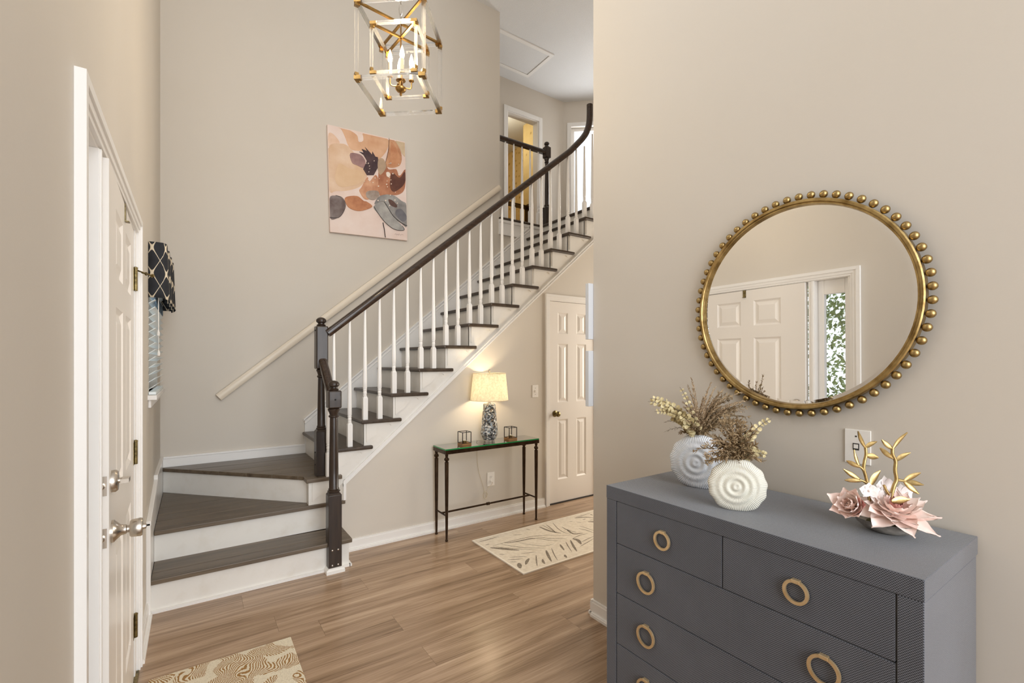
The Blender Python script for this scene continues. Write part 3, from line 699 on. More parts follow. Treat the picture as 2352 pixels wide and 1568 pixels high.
# ================================================================== STAIR RAILING
rl = empty('stair_railing', (1.0, 3.5, 0)); tag(rl, 'dark wood handrail with newel posts and white turned balusters along the stairs', 'railing')
def newel(cx, cy, z_base, z_low, z_ring, z_ublk0, z_ublk1, z_top, hw, rcol, parent, name='newel_post'):
    m1 = MB().box(cx - hw, cx + hw, cy - hw, cy + hw, z_base, z_low - 0.012)
    c_ = hw * 0.72
    vs = [(cx + sx_ * hw, cy + sy_ * hw, z_low - 0.012) for sx_, sy_ in ((-1, -1), (1, -1), (1, 1), (-1, 1))] + [(cx + sx_ * c_, cy + sy_ * c_, z_low + 0.004) for sx_, sy_ in ((-1, -1), (1, -1), (1, 1), (-1, 1))]
    m1.add(vs, [(0, 1, 5, 4), (1, 2, 6, 5), (2, 3, 7, 6), (3, 0, 4, 7), (4, 5, 6, 7)])
    o = m1.build(name, 'espresso', parent, bevel=0.003)
    r = rcol
    L = z_ublk0 - z_low
    prof = [(r * 1.05, z_low), (r * 1.32, z_low + 0.006), (r * 1.36, z_low + 0.012), (r * 1.1, z_low + 0.018), (r * 1.18, z_low + 0.024), (r, z_low + 0.032),
            (r * 0.98, z_low + 0.3 * L), (r * 0.84, z_ublk0 - 0.075), (r * 0.82, z_ublk0 - 0.066), (r * 1.08, z_ublk0 - 0.060), (r * 1.1, z_ublk0 - 0.052), (r * 0.86, z_ublk0 - 0.045), (r * 1.0, z_ublk0 - 0.030), (r * 1.25, z_ublk0 - 0.014), (r * 1.28, z_ublk0 - 0.006), (r * 1.0, z_ublk0)]
    MB().lathe(prof, (cx, cy, 0), 20).build('turned_column', 'espresso', o, smooth=35)
    MB().box(cx - hw, cx + hw, cy - hw, cy + hw, z_ublk0, z_ublk1).build('rail_block', 'espresso', o, bevel=0.008)
    h_ = z_top - z_ublk1
    MB().lathe([(hw * 0.7, 0), (hw * 0.78, h_ * 0.12), (hw * 0.55, h_ * 0.24), (hw * 0.55, h_ * 0.34), (hw * 0.80, h_ * 0.46), (hw * 0.86, h_ * 0.6), (hw * 0.82, h_ * 0.74), (hw * 0.60, h_ * 0.9), (hw * 0.2, h_)], (cx, cy, z_ublk1), 20).build('finial', 'espresso', o, smooth=35)
    return o
N1 = (0.793, 3.315)
nw = newel(N1[0], N1[1], 0.02, 0.535, 0, 1.112, 1.232, 1.30, 0.043, 0.031, rl)
MB().box(N1[0] - 0.06, N1[0] + 0.06, N1[1] - 0.06, N1[1] + 0.02, 0, 0.02).prism([(N1[0] - 0.06, 0.02), (N1[0] + 0.06, 0.02), (N1[0] + 0.046, 0.036), (N1[0] - 0.046, 0.036)], 'y', N1[1] - 0.052, N1[1] + 0.02).build('base_moulding', 'trim', nw)
for dx in (-0.019, 0.019):
    for zz in (0.153, 0.052):
        MB().lathe([(0.006, 0), (0.006, 0.002), (0.003, 0.004)], (N1[0] + dx, N1[1] - 0.043, zz), 10, (0, -1, 0)).build('bolt', 'nickel', nw, smooth=40)
MB().lathe([(0.006, 0), (0.006, 0.002), (0.003, 0.004)], (N1[0], N1[1] - 0.043, 1.172), 10, (0, -1, 0)).build('bolt', 'black', nw, smooth=40)
N2 = (0.783, 3.648)
nw2 = newel(N2[0], N2[1], zt_(3), 0.925, 0, 1.375, 1.692, 1.758, 0.042, 0.027, rl)
for zz in (0.67, 0.76, 1.66): MB().lathe([(0.006, 0), (0.006, 0.002), (0.003, 0.004)], (N2[0] - 0.042, N2[1], zz), 10, (-1, 0, 0)).build('bolt', 'black', nw2, smooth=40)
RP = [(-0.030, -0.012), (-0.022, -0.028), (0.022, -0.028), (0.030, -0.012), (0.031, 0.004), (0.026, 0.018), (0.012, 0.028), (-0.012, 0.028), (-0.026, 0.018), (-0.031, 0.004)]
zr = lambda x: 1.657 + (3.55 - 1.657) / (3.147 - 0.843) * (x - 0.843)
YR = 3.615
pth = [(0.82, zr(0.82)), (3.147, zr(3.147))] + smooth_poly([(3.20, zr(3.2)), (3.29, 3.685), (3.375, 3.775), (3.435, 3.86), (3.472, 3.96), (3.482, 4.06), (3.482, 4.165)], 3, False)
MB().sweep([(x, YR, z) for x, z in pth], RP, (0, 1, 0)).build('handrail', 'rail', rl, smooth=40)
MB().sweep([(N1[0], N1[1] + 0.03, 1.175), (N2[0] + 0.004, N2[1] - 0.035, 1.432)], RP, (1, 0, 0)).build('handrail', 'rail', rl, smooth=40)
def baluster(mb, x, y, z0, z1, hb=0.018):
    mb.box(x - hb, x + hb, y - hb, y + hb, z0, z0 + 0.165)
    vs = [(x + a_ * hb, y + b2 * hb, z0 + 0.165) for a_, b2 in ((-1, -1), (1, -1), (1, 1), (-1, 1))] + [(x + a_ * hb * 0.6, y + b2 * hb * 0.6, z0 + 0.182) for a_, b2 in ((-1, -1), (1, -1), (1, 1), (-1, 1))]
    mb.add(vs, [(0, 1, 5, 4), (1, 2, 6, 5), (2, 3, 7, 6), (3, 0, 4, 7), (4, 5, 6, 7)])
    return mb.lathe([(0.012, 0.180), (0.0155, 0.186), (0.012, 0.192), (0.0145, 0.200), (0.0145, 0.218), (0.0125, 0.222), (0.0165, 0.228), (0.013, 0.234), (0.0165, 0.242), (0.0165, 0.30), (0.0085, z1 - z0)], (x, y, z0), 12)
for n_ in range(4, 16):
    for dx in (0.042, 0.157):
        x = XN(n_) + dx
        if x > 3.44: z1 = 3.86
        elif x > 3.3: z1 = 3.70
        else: z1 = zr(x) - 0.03
        baluster(MB(), x, YR - 0.002, zt_(n_), z1).build('baluster', 'trim', rl, smooth=35)
baluster(MB(), 0.818, 3.578, zt_(3), 1.358).build('baluster', 'trim', rl, smooth=35)

# glowing globe added out of view to brighten the upper hall ceiling
gp = empty('added_globe_light', (4.9, 4.15, 4.95)); tag(gp, 'unseen white globe light added to brighten the upper landing', 'lamp')
MB().ball((4.9, 4.15, 5.05), 0.10, 20, 14).build('globe', mat('opal_globe', (0.95, 0.93, 0.9, 1), 0.3, emit=(1.0, 0.95, 0.88, 1), estr=18.0, bump=(20, 0.01, 0.001)), gp, smooth=60)
MB().lathe([(0.004, 5.15), (0.004, ZC - 0.03), (0.05, ZC - 0.02), (0.05, ZC)], (4.9, 4.15, 0), 14).build('rod', 'nickel', gp, smooth=40)
# balcony railing upstairs
br = empty('balcony_railing', (3.4, 4.66, Z2)); tag(br, 'short dark balcony rail with white balusters on the upper landing', 'railing')
MB().sweep([(2.998, 4.665, 4.105), (3.70, 4.665, 4.105)], RP, (0, 1, 0)).build('handrail', 'rail', br, smooth=40)
for px in (1161, 1180, 1199, 1217.5, 1236):
    x = at_y(px, 450, 4.665).x
    baluster(MB(), x, 4.665, Z2, 4.08).build('baluster', 'trim', br, smooth=35)
newel(3.742, 4.665, Z2, Z2 + 0.275, 0, 4.035, 4.175, 4.245, 0.040, 0.027, br)
struct(MB().box(2.98, 3.66, 4.585, 4.72, Z2 - 0.028, Z2).build('trim_2', 'treadx', bevel=0.008), 'dark nosing along the balcony edge')
struct(MB().box(2.975, 3.60, 4.606, YB - 0.001, 2.955, 3.075).box(2.975, 3.60, 4.598, YB - 0.001, 2.93, 2.955).box(2.975, 3.60, 4.594, YB - 0.001, 3.075, Z2 - 0.028).build('trim_3', 'trim'), 'white fascia below the balcony edge')
struct(MB().box(2.994, 5.5, 4.70, YF, Z2 - 0.03, Z2).box(3.74, 5.5, YS, 4.70, Z2 - 0.03, Z2).build('floor_landing', 'treadx'), 'dark wood floor of the upper landing')
# wall rail
wr = empty('wall_handrail', (1.5, YB, 1.2)); tag(wr, 'pale painted handrail board running up the stairwell wall', 'handrail')
a = Vector((0.173, 0, 1.130)); b2 = Vector((2.972, 0, 3.475))
RW = [(-0.020, -0.031), (0.014, -0.031), (0.022, -0.020), (0.024, 0.0), (0.022, 0.020), (0.014, 0.031), (-0.020, 0.031)]
RW = [(-p[0], p[1]) for p in RW]
MB().sweep([(a.x, 4.592, a.z), (b2.x, 4.592, b2.z)], RW, (0, 1, 0)).build('rail_board', mat('cream_rail_paint', srgb(226, 214, 196), 0.35, bump=(40, 0.04, 0.001)), wr, smooth=40)
for t in (0.06, 0.5, 0.94):
    p = a.lerp(b2, t); MB().box(p.x - 0.02, p.x + 0.02, 4.604, YB, p.z - 0.02, p.z + 0.02).build('mounting_block', 'trim', wr)

# ================================================================== CHANDELIER
CC = Vector((0.949, 2.474, 0)); ang = math.radians(-39.2)
ex = Vector((math.cos(ang), math.sin(ang), 0)); ey = Vector((-math.sin(ang), math.cos(ang), 0))
ch = empty('chandelier', (CC.x, CC.y, 2.90)); tag(ch, 'nested cube chandelier of clear acrylic bars with brass corners hanging in the foyer', 'chandelier')
def cube_frame(w2, z0, z1, bw):
    cn = [CC + ex * (sx_ * w2) + ey * (sy_ * w2) for sx_, sy_ in ((-1, -1), (1, -1), (1, 1), (-1, 1))]
    L = 0.026
    for z in (z0, z1):
        for i in range(4):
            p, q_ = cn[i] + UP * z, cn[(i + 1) % 4] + UP * z; d = (q_ - p).normalized()
            MB().bar(p + d * L * 0.8, q_ - d * L * 0.8, bw * 0.88).build('acrylic_bar', 'acrylic', ch)
    for i in range(4):
        MB().bar(cn[i] + UP * (z0 + L * 0.8), cn[i] + UP * (z1 - L * 0.8), bw * 0.88).build('acrylic_bar', 'acrylic', ch)
        for z, s_ in ((z0, 1), (z1, -1)):
            p = cn[i] + UP * z; m2 = MB().obox(p, ex, ey, UP, bw / 2, bw / 2, bw / 2)
            d1_ = (cn[(i + 1) % 4] - cn[i]).normalized(); d2_ = (cn[(i - 1) % 4] - cn[i]).normalized()
            for d in (d1_, d2_, UP * s_): m2.bar(p + d * bw / 2, p + d * L, bw)
            m2.build('corner_bracket', 'brass', ch)
    for i in (0, 1):
        MB().bar(cn[i] + UP * z1, cn[i + 2] + UP * z1, 0.012, 0.010).build('cross_bar', 'brass', ch)
cube_frame(0.178, 2.905, 3.305, 0.020)
cube_frame(0.120, 2.965, 3.228, 0.016)
MB().lathe([(0.004, 2.96), (0.0045, 3.31)], CC, 8).build('stem', 'brass', ch, smooth=40)
MB().lathe([(0.004, 2.905), (0.008, 2.912), (0.004, 2.922), (0.022, 2.930), (0.030, 2.940), (0.030, 2.946), (0.012, 2.952), (0.012, 2.985), (0.026, 2.988), (0.026, 2.992), (0.005, 2.998)], CC, 20).build('hub', 'brass', ch, smooth=40)
bulb = mat('lit_bulb', (1, 0.9, 0.7, 1), 0.3, emit=(1.0, 0.80, 0.52, 1), estr=14, bump=(20, 0.01, 0.001))
sleeve = mat('candle_sleeve', srgb(236, 214, 176), 0.4, bump=(40, 0.05, 0.001))
for i in range(4):
    t = ang + PI / 4 * 0.55 + i * PI / 2; d = Vector((math.cos(t), math.sin(t), 0)); p = CC + d * 0.058
    arm = [CC + d * 0.010 + UP * 2.962] + [Vector(q_) for q_ in smooth_poly([tuple(CC + d * 0.02 + UP * 2.955), tuple(CC + d * 0.048 + UP * 2.952), tuple(p + UP * 2.965), tuple(p + UP * 2.995)], 4, False)]
    ao = MB().tube(arm, 0.0035, 8).build('arm', 'brass', ch, smooth=40)
    MB().lathe([(0.005, 2.992), (0.014, 2.996), (0.015, 3.0), (0.011, 3.001)], p, 14).build('drip_pan', 'brass', ao, smooth=40)
    MB().lathe([(0.0095, 3.0), (0.0095, 3.075)], p, 14).build('candle_sleeve', sleeve, ao, smooth=40)
    MB().lathe([(0.006, 3.073), (0.0115, 3.088), (0.0125, 3.10), (0.010, 3.118), (0.005, 3.135), (0.001, 3.148)], p, 14).build('bulb', bulb, ao, smooth=60)
lk = None
for i in range(34):
    z = 3.32 + i * 0.066
    pts = []
    A = ex if i % 2 else ey
    for j in range(12):
        t = 2 * PI * j / 12; pts.append(CC + A * (0.010 * math.cos(t)) + UP * (z + 0.040 * math.sin(t)))
    MB().tube(pts + pts[:1], 0.0022, 6, False).build('chain_link', 'nickel', ch, smooth=40)
MB().lathe([(0.06, ZC), (0.058, ZC - 0.012), (0.03, ZC - 0.03), (0.006, ZC - 0.04)], CC, 20).build('ceiling_canopy', 'brass', ch, smooth=40)
ll = bpy.data.lights.new('chandelier_glow', 'POINT'); ll.energy = 19; ll.color = (1.0, 0.80, 0.52); ll.shadow_soft_size = 0.05
lo = bpy.data.objects.new('chandelier_glow', ll); COL.objects.link(lo); lo.location = (CC.x, CC.y, 3.11)

# ================================================================== PAINTING
pa = empty('canvas_painting', (1.43, 4.60, 2.66)); tag(pa, 'watercolor flower print on stretched canvas hanging on the stairwell wall', 'painting')
PY = 4.583
def pp(x, y): return at_y(720 + x / 5.228, 270 + y / 5.228, PY)
cq = [pp(165, 80), pp(1098, 292), pp(1128, 1475), pp(200, 1370)]
canvas = watercolor('canvas_pale_pink', srgb(232, 216, 208), srgb(222, 198, 186), 3)
vs = [(p.x, PY, p.z) for p in cq] + [(p.x, YB - 0.004, p.z) for p in cq]
MB().add(vs, [(0, 1, 2, 3), (7, 6, 5, 4), (0, 4, 5, 1), (1, 5, 6, 2), (2, 6, 7, 3), (3, 7, 4, 0)]).build('canvas', canvas, pa)
def paint(poly, c1, c2, layer, sc=7, k=4, name='petal', edge=None):
    pts = smooth_poly(poly, k) if k > 1 else poly
    pts = [(max(169 + (p[1] - 80) * 0.0271, min(1093 + (p[1] - 292) * 0.0254, p[0])), max(p[1], 92 + (p[0] - 165) * 0.2272)) for p in pts]
    w3 = [pp(*p) for p in pts]; yy = PY - 0.0004 * layer
    mb = MB(); n0 = len(w3)
    mb.add([(p.x, yy, p.z) for p in w3] + [(p.x, PY, p.z) for p in w3], [tuple(range(n0))] + [(i, (i + 1) % n0, n0 + (i + 1) % n0, n0 + i) for i in range(n0)])
    return mb.build(name, watercolor('paint_' + name + str(layer), srgb(*c1), srgb(*c2), sc), pa, recalc=False)
paint([(182, 190), (240, 200), (300, 270), (310, 310), (240, 330), (178, 345)], (232, 204, 184), (216, 178, 148), 1)
paint([(175, 372), (330, 312), (420, 345), (470, 400), (520, 480), (600, 620), (645, 700), (570, 820), (430, 872), (270, 882), (190, 862)], (226, 200, 176), (208, 170, 136), 2, 4)
paint([(300, 106), (425, 140), (520, 210), (545, 290), (600, 272), (592, 184), (700, 206), (888, 246), (886, 380), (800, 492), (740, 500), (600, 410), (470, 390), (415, 330), (385, 250), (340, 150)], (222, 182, 150), (200, 150, 114), 3, 4)
paint([(425, 138), (530, 158), (585, 195), (598, 270), (560, 290), (520, 210)], (234, 218, 210), (222, 196, 180), 4)
paint([(300, 560), (380, 580), (430, 610), (560, 640), (610, 720), (520, 800), (330, 830), (260, 740)], (222, 192, 160), (212, 178, 142), 5, 5)
paint([(908, 254), (970, 268), (1052, 425), (1046, 560), (965, 602), (892, 592), (862, 556), (895, 400)], (206, 158, 122), (168, 112, 78), 6, 6)
paint([(985, 274), (1098, 298), (1104, 462), (1062, 432), (1030, 360)], (212, 190, 160), (190, 166, 134), 7)
paint([(930, 300), (968, 330), (1040, 470), (1030, 560), (900, 585), (925, 460)], (182, 122, 86), (206, 154, 116), 8, 8)
paint([(440, 430), (560, 445), (620, 520), (604, 604), (520, 572), (462, 540)], (172, 138, 132), (128, 98, 100), 9, 8)
paint([(645, 715), (672, 768), (742, 690), (780, 756), (792, 930), (720, 962), (620, 982), (550, 882), (575, 838)], (212, 164, 132), (180, 122, 92), 10, 9)
paint([(792, 560), (862, 540), (900, 622), (990, 622), (1032, 702), (1102, 622), (1104, 762), (1082, 880), (1000, 930), (880, 922), (790, 930), (776, 790)], (190, 134, 102), (152, 94, 68), 11, 8)
paint([(940, 662), (1030, 724), (1092, 652), (1104, 752), (1062, 832), (962, 892), (916, 822)], (106, 66, 52), (78, 46, 40), 12, 9)
paint([(548, 410), (602, 424), (578, 378), (642, 402), (616, 354), (702, 446), (706, 408), (742, 470), (772, 478), (784, 580), (722, 692), (640, 692), (596, 618), (640, 520), (600, 450)], (86, 66, 68), (54, 40, 46), 13, 9, 1)
paint([(780, 500), (840, 500), (870, 600), (800, 690), (770, 600)], (188, 160, 132), (160, 140, 120), 14, 8)
paint([(384, 958), (520, 942), (600, 1000), (640, 1012), (704, 1072), (560, 1122), (440, 1092), (388, 1030)], (200, 142, 104), (160, 100, 70), 15, 9, name='bud')
paint([(640, 890), (760, 880), (790, 940), (720, 990), (640, 960)], (172, 160, 150), (140, 120, 108), 16, 12, name='bud')
paint([(190, 972), (262, 938), (342, 968), (380, 1050), (352, 1142), (292, 1202), (200, 1206)], (142, 132, 130), (84, 64, 60), 17, 6, name='berry')
paint([(722, 1068), (842, 1016), (962, 1188), (1060, 1300), (1082, 1352), (970, 1342), (862, 1262), (782, 1162)], (180, 177, 172), (142, 139, 135), 18, 7, name='leaf')
paint([(732, 1040), (800, 940), (950, 934), (1052, 1000), (1118, 1058), (1122, 1302), (1060, 1272), (960, 1190), (846, 1012)], (166, 163, 159), (116, 112, 111), 19, 6, name='leaf')
paint([(992, 1110), (1052, 1100), (1114, 1180), (1108, 1232), (1060, 1250), (984, 1170)], (122, 120, 124), (96, 94, 100), 20, 8, name='leaf')
paint([(896, 984), (950, 1000), (1002, 1058), (984, 1082), (920, 1050)], (74, 54, 50), (112, 84, 76), 21, 10, name='spot')
paint([(872, 660), (906, 660), (920, 690), (904, 716), (878, 706)], (236, 226, 214), (228, 210, 194), 22, 10, name='spot')
for i in range(34):
    x = R.uniform(600, 1080); y = R.uniform(520, 1060); r_ = R.uniform(4, 9)
    paint([(x + r_ * math.cos(t), y + r_ * math.sin(t)) for t in [j * PI / 3 for j in range(6)]], (232, 216, 200), (226, 206, 188), 23, 10, 1, name='splash')
ink = mat('ink_line', srgb(44, 36, 36), 0.7, bump=(50, 0.05, 0.001))
def inkline(pts, r_):
    MB().tube([pp(*p) + Vector((0, -0.010, 0)) for p in pts], r_, 5).build('ink_line', ink, pa)
inkline([(830, 1262), (846, 1340), (860, 1440)], 0.004)
inkline(smooth_poly([(722, 1070), (782, 1164), (862, 1264), (970, 1344), (1084, 1352), (1062, 1300)], 4, False), 0.0022)
inkline(smooth_poly([(846, 1012), (900, 1100), (960, 1190), (1060, 1272), (1120, 1302)], 4, False), 0.0030)
inkline(smooth_poly([(905, 250), (898, 380), (862, 540)], 4, False), 0.0018)
inkline(smooth_poly([(190, 1200), (292, 1204), (354, 1142), (382, 1050), (344, 966), (262, 936)], 4, False), 0.0018)
sig = mat('pencil_signature', srgb(176, 156, 146), 0.8, bump=(50, 0.05, 0.001))
MB().tube([pp(*p) + Vector((0, -0.002, 0)) for p in smooth_poly([(975, 1405), (990, 1392), (996, 1410), (1012, 1396), (1020, 1412), (1030, 1394), (1044, 1412), (1060, 1400), (1078, 1410)], 4, False)], 0.0012, 4).build('signature', sig, pa)

# ================================================================== CONSOLE TABLE
ct = empty('console_table', (2.11, 3.44, 0)); tag(ct, 'narrow bronze metal console table with a green edged glass top', 'table')
tx0, tx1, ty0, ty1, tz = 1.640, 2.575, 3.318, 3.548, 0.735
MB().box(tx0, tx1, ty0, ty0 + 0.018, tz - 0.042, tz - 0.010).box(tx0, tx1, ty1 - 0.018, ty1, tz - 0.042, tz - 0.010).box(tx0, tx0 + 0.018, ty0 + 0.018, ty1 - 0.018, tz - 0.042, tz - 0.010).box(tx1 - 0.018, tx1, ty0 + 0.018, ty1 - 0.018, tz - 0.042, tz - 0.010).build('apron_frame', 'bronze', ct, bevel=0.002)
gt = MB().box(tx0 + 0.004, tx1 - 0.004, ty0 + 0.004, ty1 - 0.004, tz - 0.0098, tz).build('glass_top', glass('table_glass', (0.90, 0.97, 0.93, 1), 0.55), ct)
ge = mat('green_glass_edge', srgb(40, 168, 92), 0.12, trans=0.3, coat=0.5, var=(9, srgb(30, 140, 84), 0.35, 0.7))
MB().box(tx0 + 0.002, tx1 - 0.002, ty0 + 0.001, ty0 + 0.004, tz - 0.010, tz).box(tx0 + 0.001, tx0 + 0.004, ty0 + 0.004, ty1 - 0.002, tz - 0.010, tz).box(tx1 - 0.004, tx1 - 0.001, ty0 + 0.004, ty1 - 0.002, tz - 0.010, tz).box(tx0 + 0.004, tx1 - 0.004, ty1 - 0.004, ty1 - 0.001, tz - 0.010, tz).build('glass_edge', ge, gt)
lg = [(0.0095, 0), (0.012, 0.003), (0.012, 0.012), (0.0085, 0.016), (0.0105, 0.10), (0.0145, 0.40), (0.016, 0.615), (0.0165, 0.628), (0.010, 0.634), (0.019, 0.645), (0.021, 0.654), (0.014, 0.664), (0.010, 0.670), (0.013, 0.680), (0.013, 0.694)]
lx = (tx0 + 0.020, tx1 - 0.020); ly = (ty0 + 0.020, ty1 - 0.022)
for x in lx:
    for y in ly: MB().lathe(lg, (x, y, 0), 12).build('leg', 'bronze', ct, smooth=35)
for x in lx: MB().tube([(x, ly[0], 0.20), (x, ly[1], 0.20)], 0.007, 8).build('stretcher', 'bronze', ct, smooth=40)
ym = (ly[0] + ly[1]) / 2
MB().tube([(lx[0], ym, 0.20), (lx[1], ym, 0.20)], 0.008, 8).build('stretcher', 'bronze', ct, smooth=40)
xm = at_y(1121, 1160, ym).x
MB().lathe([(0.009, -0.016), (0.014, -0.012), (0.010, -0.006), (0.014, 0), (0.010, 0.006), (0.014, 0.012), (0.009, 0.016)], (xm, ym, 0.20), 12, (1, 0, 0)).build('stretcher_collar', 'bronze', ct, smooth=35)

# ---- lamp
LX, LY = 2.121, 3.44
la = empty('table_lamp', (LX, LY, tz)); tag(la, 'lit table lamp with a mosaic base and cream drum shade on the console table', 'lamp')
mm, n, l, b = nodes('mother_of_pearl_mosaic')
v = coords(n, l, (1, 1, 1))
vo = n.new('ShaderNodeTexVoronoi'); vo.inputs['Scale'].default_value = 78; vo.distance = 'CHEBYCHEV'; l.new(v, vo.inputs['Vector'])
sc_ = n.new('ShaderNodeSeparateColor'); l.new(vo.outputs['Color'], sc_.inputs[0])
l.new(ramp(n, l, sc_.outputs[0], [(0.0, srgb(30, 34, 38)), (0.28, srgb(62, 66, 70)), (0.42, srgb(112, 116, 120)), (0.55, srgb(150, 128, 98)), (0.7, srgb(150, 170, 186)), (0.88, srgb(214, 214, 210)), (1.0, srgb(240, 240, 236))]), b.inputs['Base Color'])
b.inputs['Roughness'].default_value = 0.15; b.inputs['Coat Weight'].default_value = 0.5
bumpn(n, l, b, vo.outputs['Distance'], 0.3, 0.002)
MB().lathe([(0.046, 0.0), (0.048, 0.012), (0.046, 0.018)], (LX, LY, tz), 8, rot=0.3).build('plinth', 'steel', la)
MB().lathe([(0.050, 0.018), (0.054, 0.022), (0.074, 0.066), (0.0745, 0.072), (0.052, 0.325), (0.049, 0.330), (0.02, 0.331)], (LX, LY, tz), 8, rot=0.3).build('lamp_base', mm, la)
MB().lathe([(0.022, 0.331), (0.022, 0.338), (0.010, 0.342), (0.008, 0.37), (0.014, 0.372), (0.014, 0.41), (0.004, 0.412)], (LX, LY, tz), 14).build('neck', 'nickel', la, smooth=40)
sm, n, l, b = nodes('linen_lampshade'); n.remove(b)
v = coords(n, l, (1, 1, 1)); nz = noise(n, l, v, 55, 5, 0.7)
cr = ramp(n, l, nz, [(0.35, srgb(204, 195, 168)), (0.65, srgb(232, 226, 204))])
df = n.new('ShaderNodeBsdfDiffuse'); tl = n.new('ShaderNodeBsdfTranslucent'); l.new(cr, df.inputs[0]); l.new(cr, tl.inputs[0])
mx = n.new('ShaderNodeMixShader'); mx.inputs[0].default_value = 0.24; l.new(df.outputs[0], mx.inputs[1]); l.new(tl.outputs[0], mx.inputs[2])
l.new(mx.outputs[0], n['Material Output'].inputs[0])
sh = MB(); N_ = 40; z0_, z1_ = 0.360, 0.592
vs = []
for r_, z in ((0.165, z0_), (0.142, z1_)):
    for j in range(N_): vs.append((LX + r_ * math.cos(2 * PI * j / N_), LY + r_ * math.sin(2 * PI * j / N_), tz + z))
sh.add(vs, [(j, (j + 1) % N_, N_ + (j + 1) % N_, N_ + j) for j in range(N_)])
so = sh.build('lamp_shade', sm, la, smooth=60)
edge_m = mat('shade_piping', srgb(190, 170, 146), 0.7, bump=(60, 0.1, 0.001))
for r_, z in ((0.165, z0_), (0.142, z1_)):
    p_ = [(LX + r_ * math.cos(2 * PI * j / N_), LY + r_ * math.sin(2 * PI * j / N_), tz + z) for j in range(N_ + 1)]
    MB().tube(p_, 0.0022, 6, False).build('shade_rim', edge_m, so, smooth=40)
hp = MB()
for j in range(3): t = 2 * PI * j / 3; hp.tube([(LX, LY, tz + z1_ - 0.004), (LX + 0.142 * math.cos(t), LY + 0.142 * math.sin(t), tz + z1_ - 0.002)], 0.0018, 5)
hp.tube([(LX, LY, tz + 0.41), (LX + 0.04, LY, tz + 0.46), (LX + 0.04, LY, tz + 0.54), (LX, LY, tz + z1_)], 0.0018, 5).build('harp', 'nickel', la, smooth=40)
MB().lathe([(0.004, z1_ - 0.002), (0.004, z1_ + 0.008), (0.010, z1_ + 0.014), (0.012, z1_ + 0.022), (0.008, z1_ + 0.030), (0.001, z1_ + 0.033)], (LX, LY, tz), 14).build('finial', 'nickel', la, smooth=50)
lb = mat('lamp_bulb', (1, 0.92, 0.75, 1), 0.3, emit=(1.0, 0.84, 0.6, 1), estr=12, bump=(20, 0.01, 0.001))
MB().ball((LX, LY, tz + 0.455), 0.028, 14, 10, (1, 1, 1.25)).build('bulb', lb, la, smooth=60)
q_ = bpy.data.lights.new('table_lamp_light', 'POINT'); q_.energy = 19; q_.color = (1.0, 0.79, 0.50); q_.shadow_soft_size = 0.034
qo = bpy.data.objects.new('table_lamp_light', q_); COL.objects.link(qo); qo.location = (LX, LY, tz + 0.455)
cordm = mat('clear_cord', srgb(216, 206, 186), 0.25, bump=(40, 0.05, 0.001))
o_c = Vector((2.228, YS - 0.012, 0.335))
pc = [(LX - 0.045, LY, tz + 0.008), (LX - 0.09, LY + 0.01, tz + 0.022), (LX - 0.105, LY + 0.04, tz + 0.010), (LX - 0.075, LY + 0.085, tz + 0.006), (LX - 0.055, ty1 + 0.010, tz - 0.005), (LX - 0.05, 3.565, 0.60), (LX - 0.03, 3.568, 0.45), (LX + 0.02, 3.566, 0.30), (LX + 0.03, 3.56, 0.24)]
for k in range(22):
    t = k * 0.85; pc.append((LX + 0.032 + 0.022 * math.cos(t), 3.558 + 0.006 * math.sin(k), 0.235 + 0.030 * math.sin(t)))
pc += [(LX + 0.05, 3.558, 0.28), (LX + 0.085, 3.556, 0.31), (o_c.x, 3.556, o_c.z), (o_c.x, 3.574, o_c.z)]
MB().tube(smooth_poly(pc, 3, False), 0.0022, 6).build('power_cord', cordm, la, smooth=50)

# ---- candle holders
def candle(cx, cy, label):
    c = empty('candle_holder', (cx, cy, tz)); tag(c, label, 'candle holder', 'candle holders on the console table')
    h_, z0, z1 = 0.040, tz + 0.017, tz + 0.108
    MB().box(cx - 0.043, cx + 0.043, cy - 0.043, cy + 0.043, tz, tz + 0.016).build('wood_base', wood('holder_wood', [(0.3, srgb(120, 84, 46)), (0.7, srgb(168, 124, 74))], 0.5), c, bevel=0.001)
    t_ = 0.0048
    for sx_ in (-1, 1):
        for sy_ in (-1, 1): MB().bar((cx + sx_ * h_, cy + sy_ * h_, z0), (cx + sx_ * h_, cy + sy_ * h_, z1), t_).build('post', 'black', c)
    for z in (z0, z1):
        m2 = MB()
        for s_ in (-1, 1): m2.bar((cx - h_, cy + s_ * h_, z), (cx + h_, cy + s_ * h_, z), t_).bar((cx + s_ * h_, cy - h_, z), (cx + s_ * h_, cy + h_, z), t_)
        m2.build('rim', 'black', c)
    MB().lathe([(0.017, 0.001), (0.018, 0.020), (0.015, 0.020), (0.015, 0.016), (0.001, 0.016)], (cx, cy, tz + 0.016), 14).build('tealight_cup', 'oldbrass', c, smooth=40)
    MB().lathe([(0.0145, 0.016), (0.0145, 0.021), (0.001, 0.022), (0.001, 0.028)], (cx, cy, tz + 0.016), 12).build('tealight', 'plastic', c, smooth=40)
candle(1.868, 3.425, 'black cube candle holder beside the mosaic lamp at the table end near the stairs')
candle(2.338, 3.432, 'black cube candle holder between the mosaic lamp and the closet door')

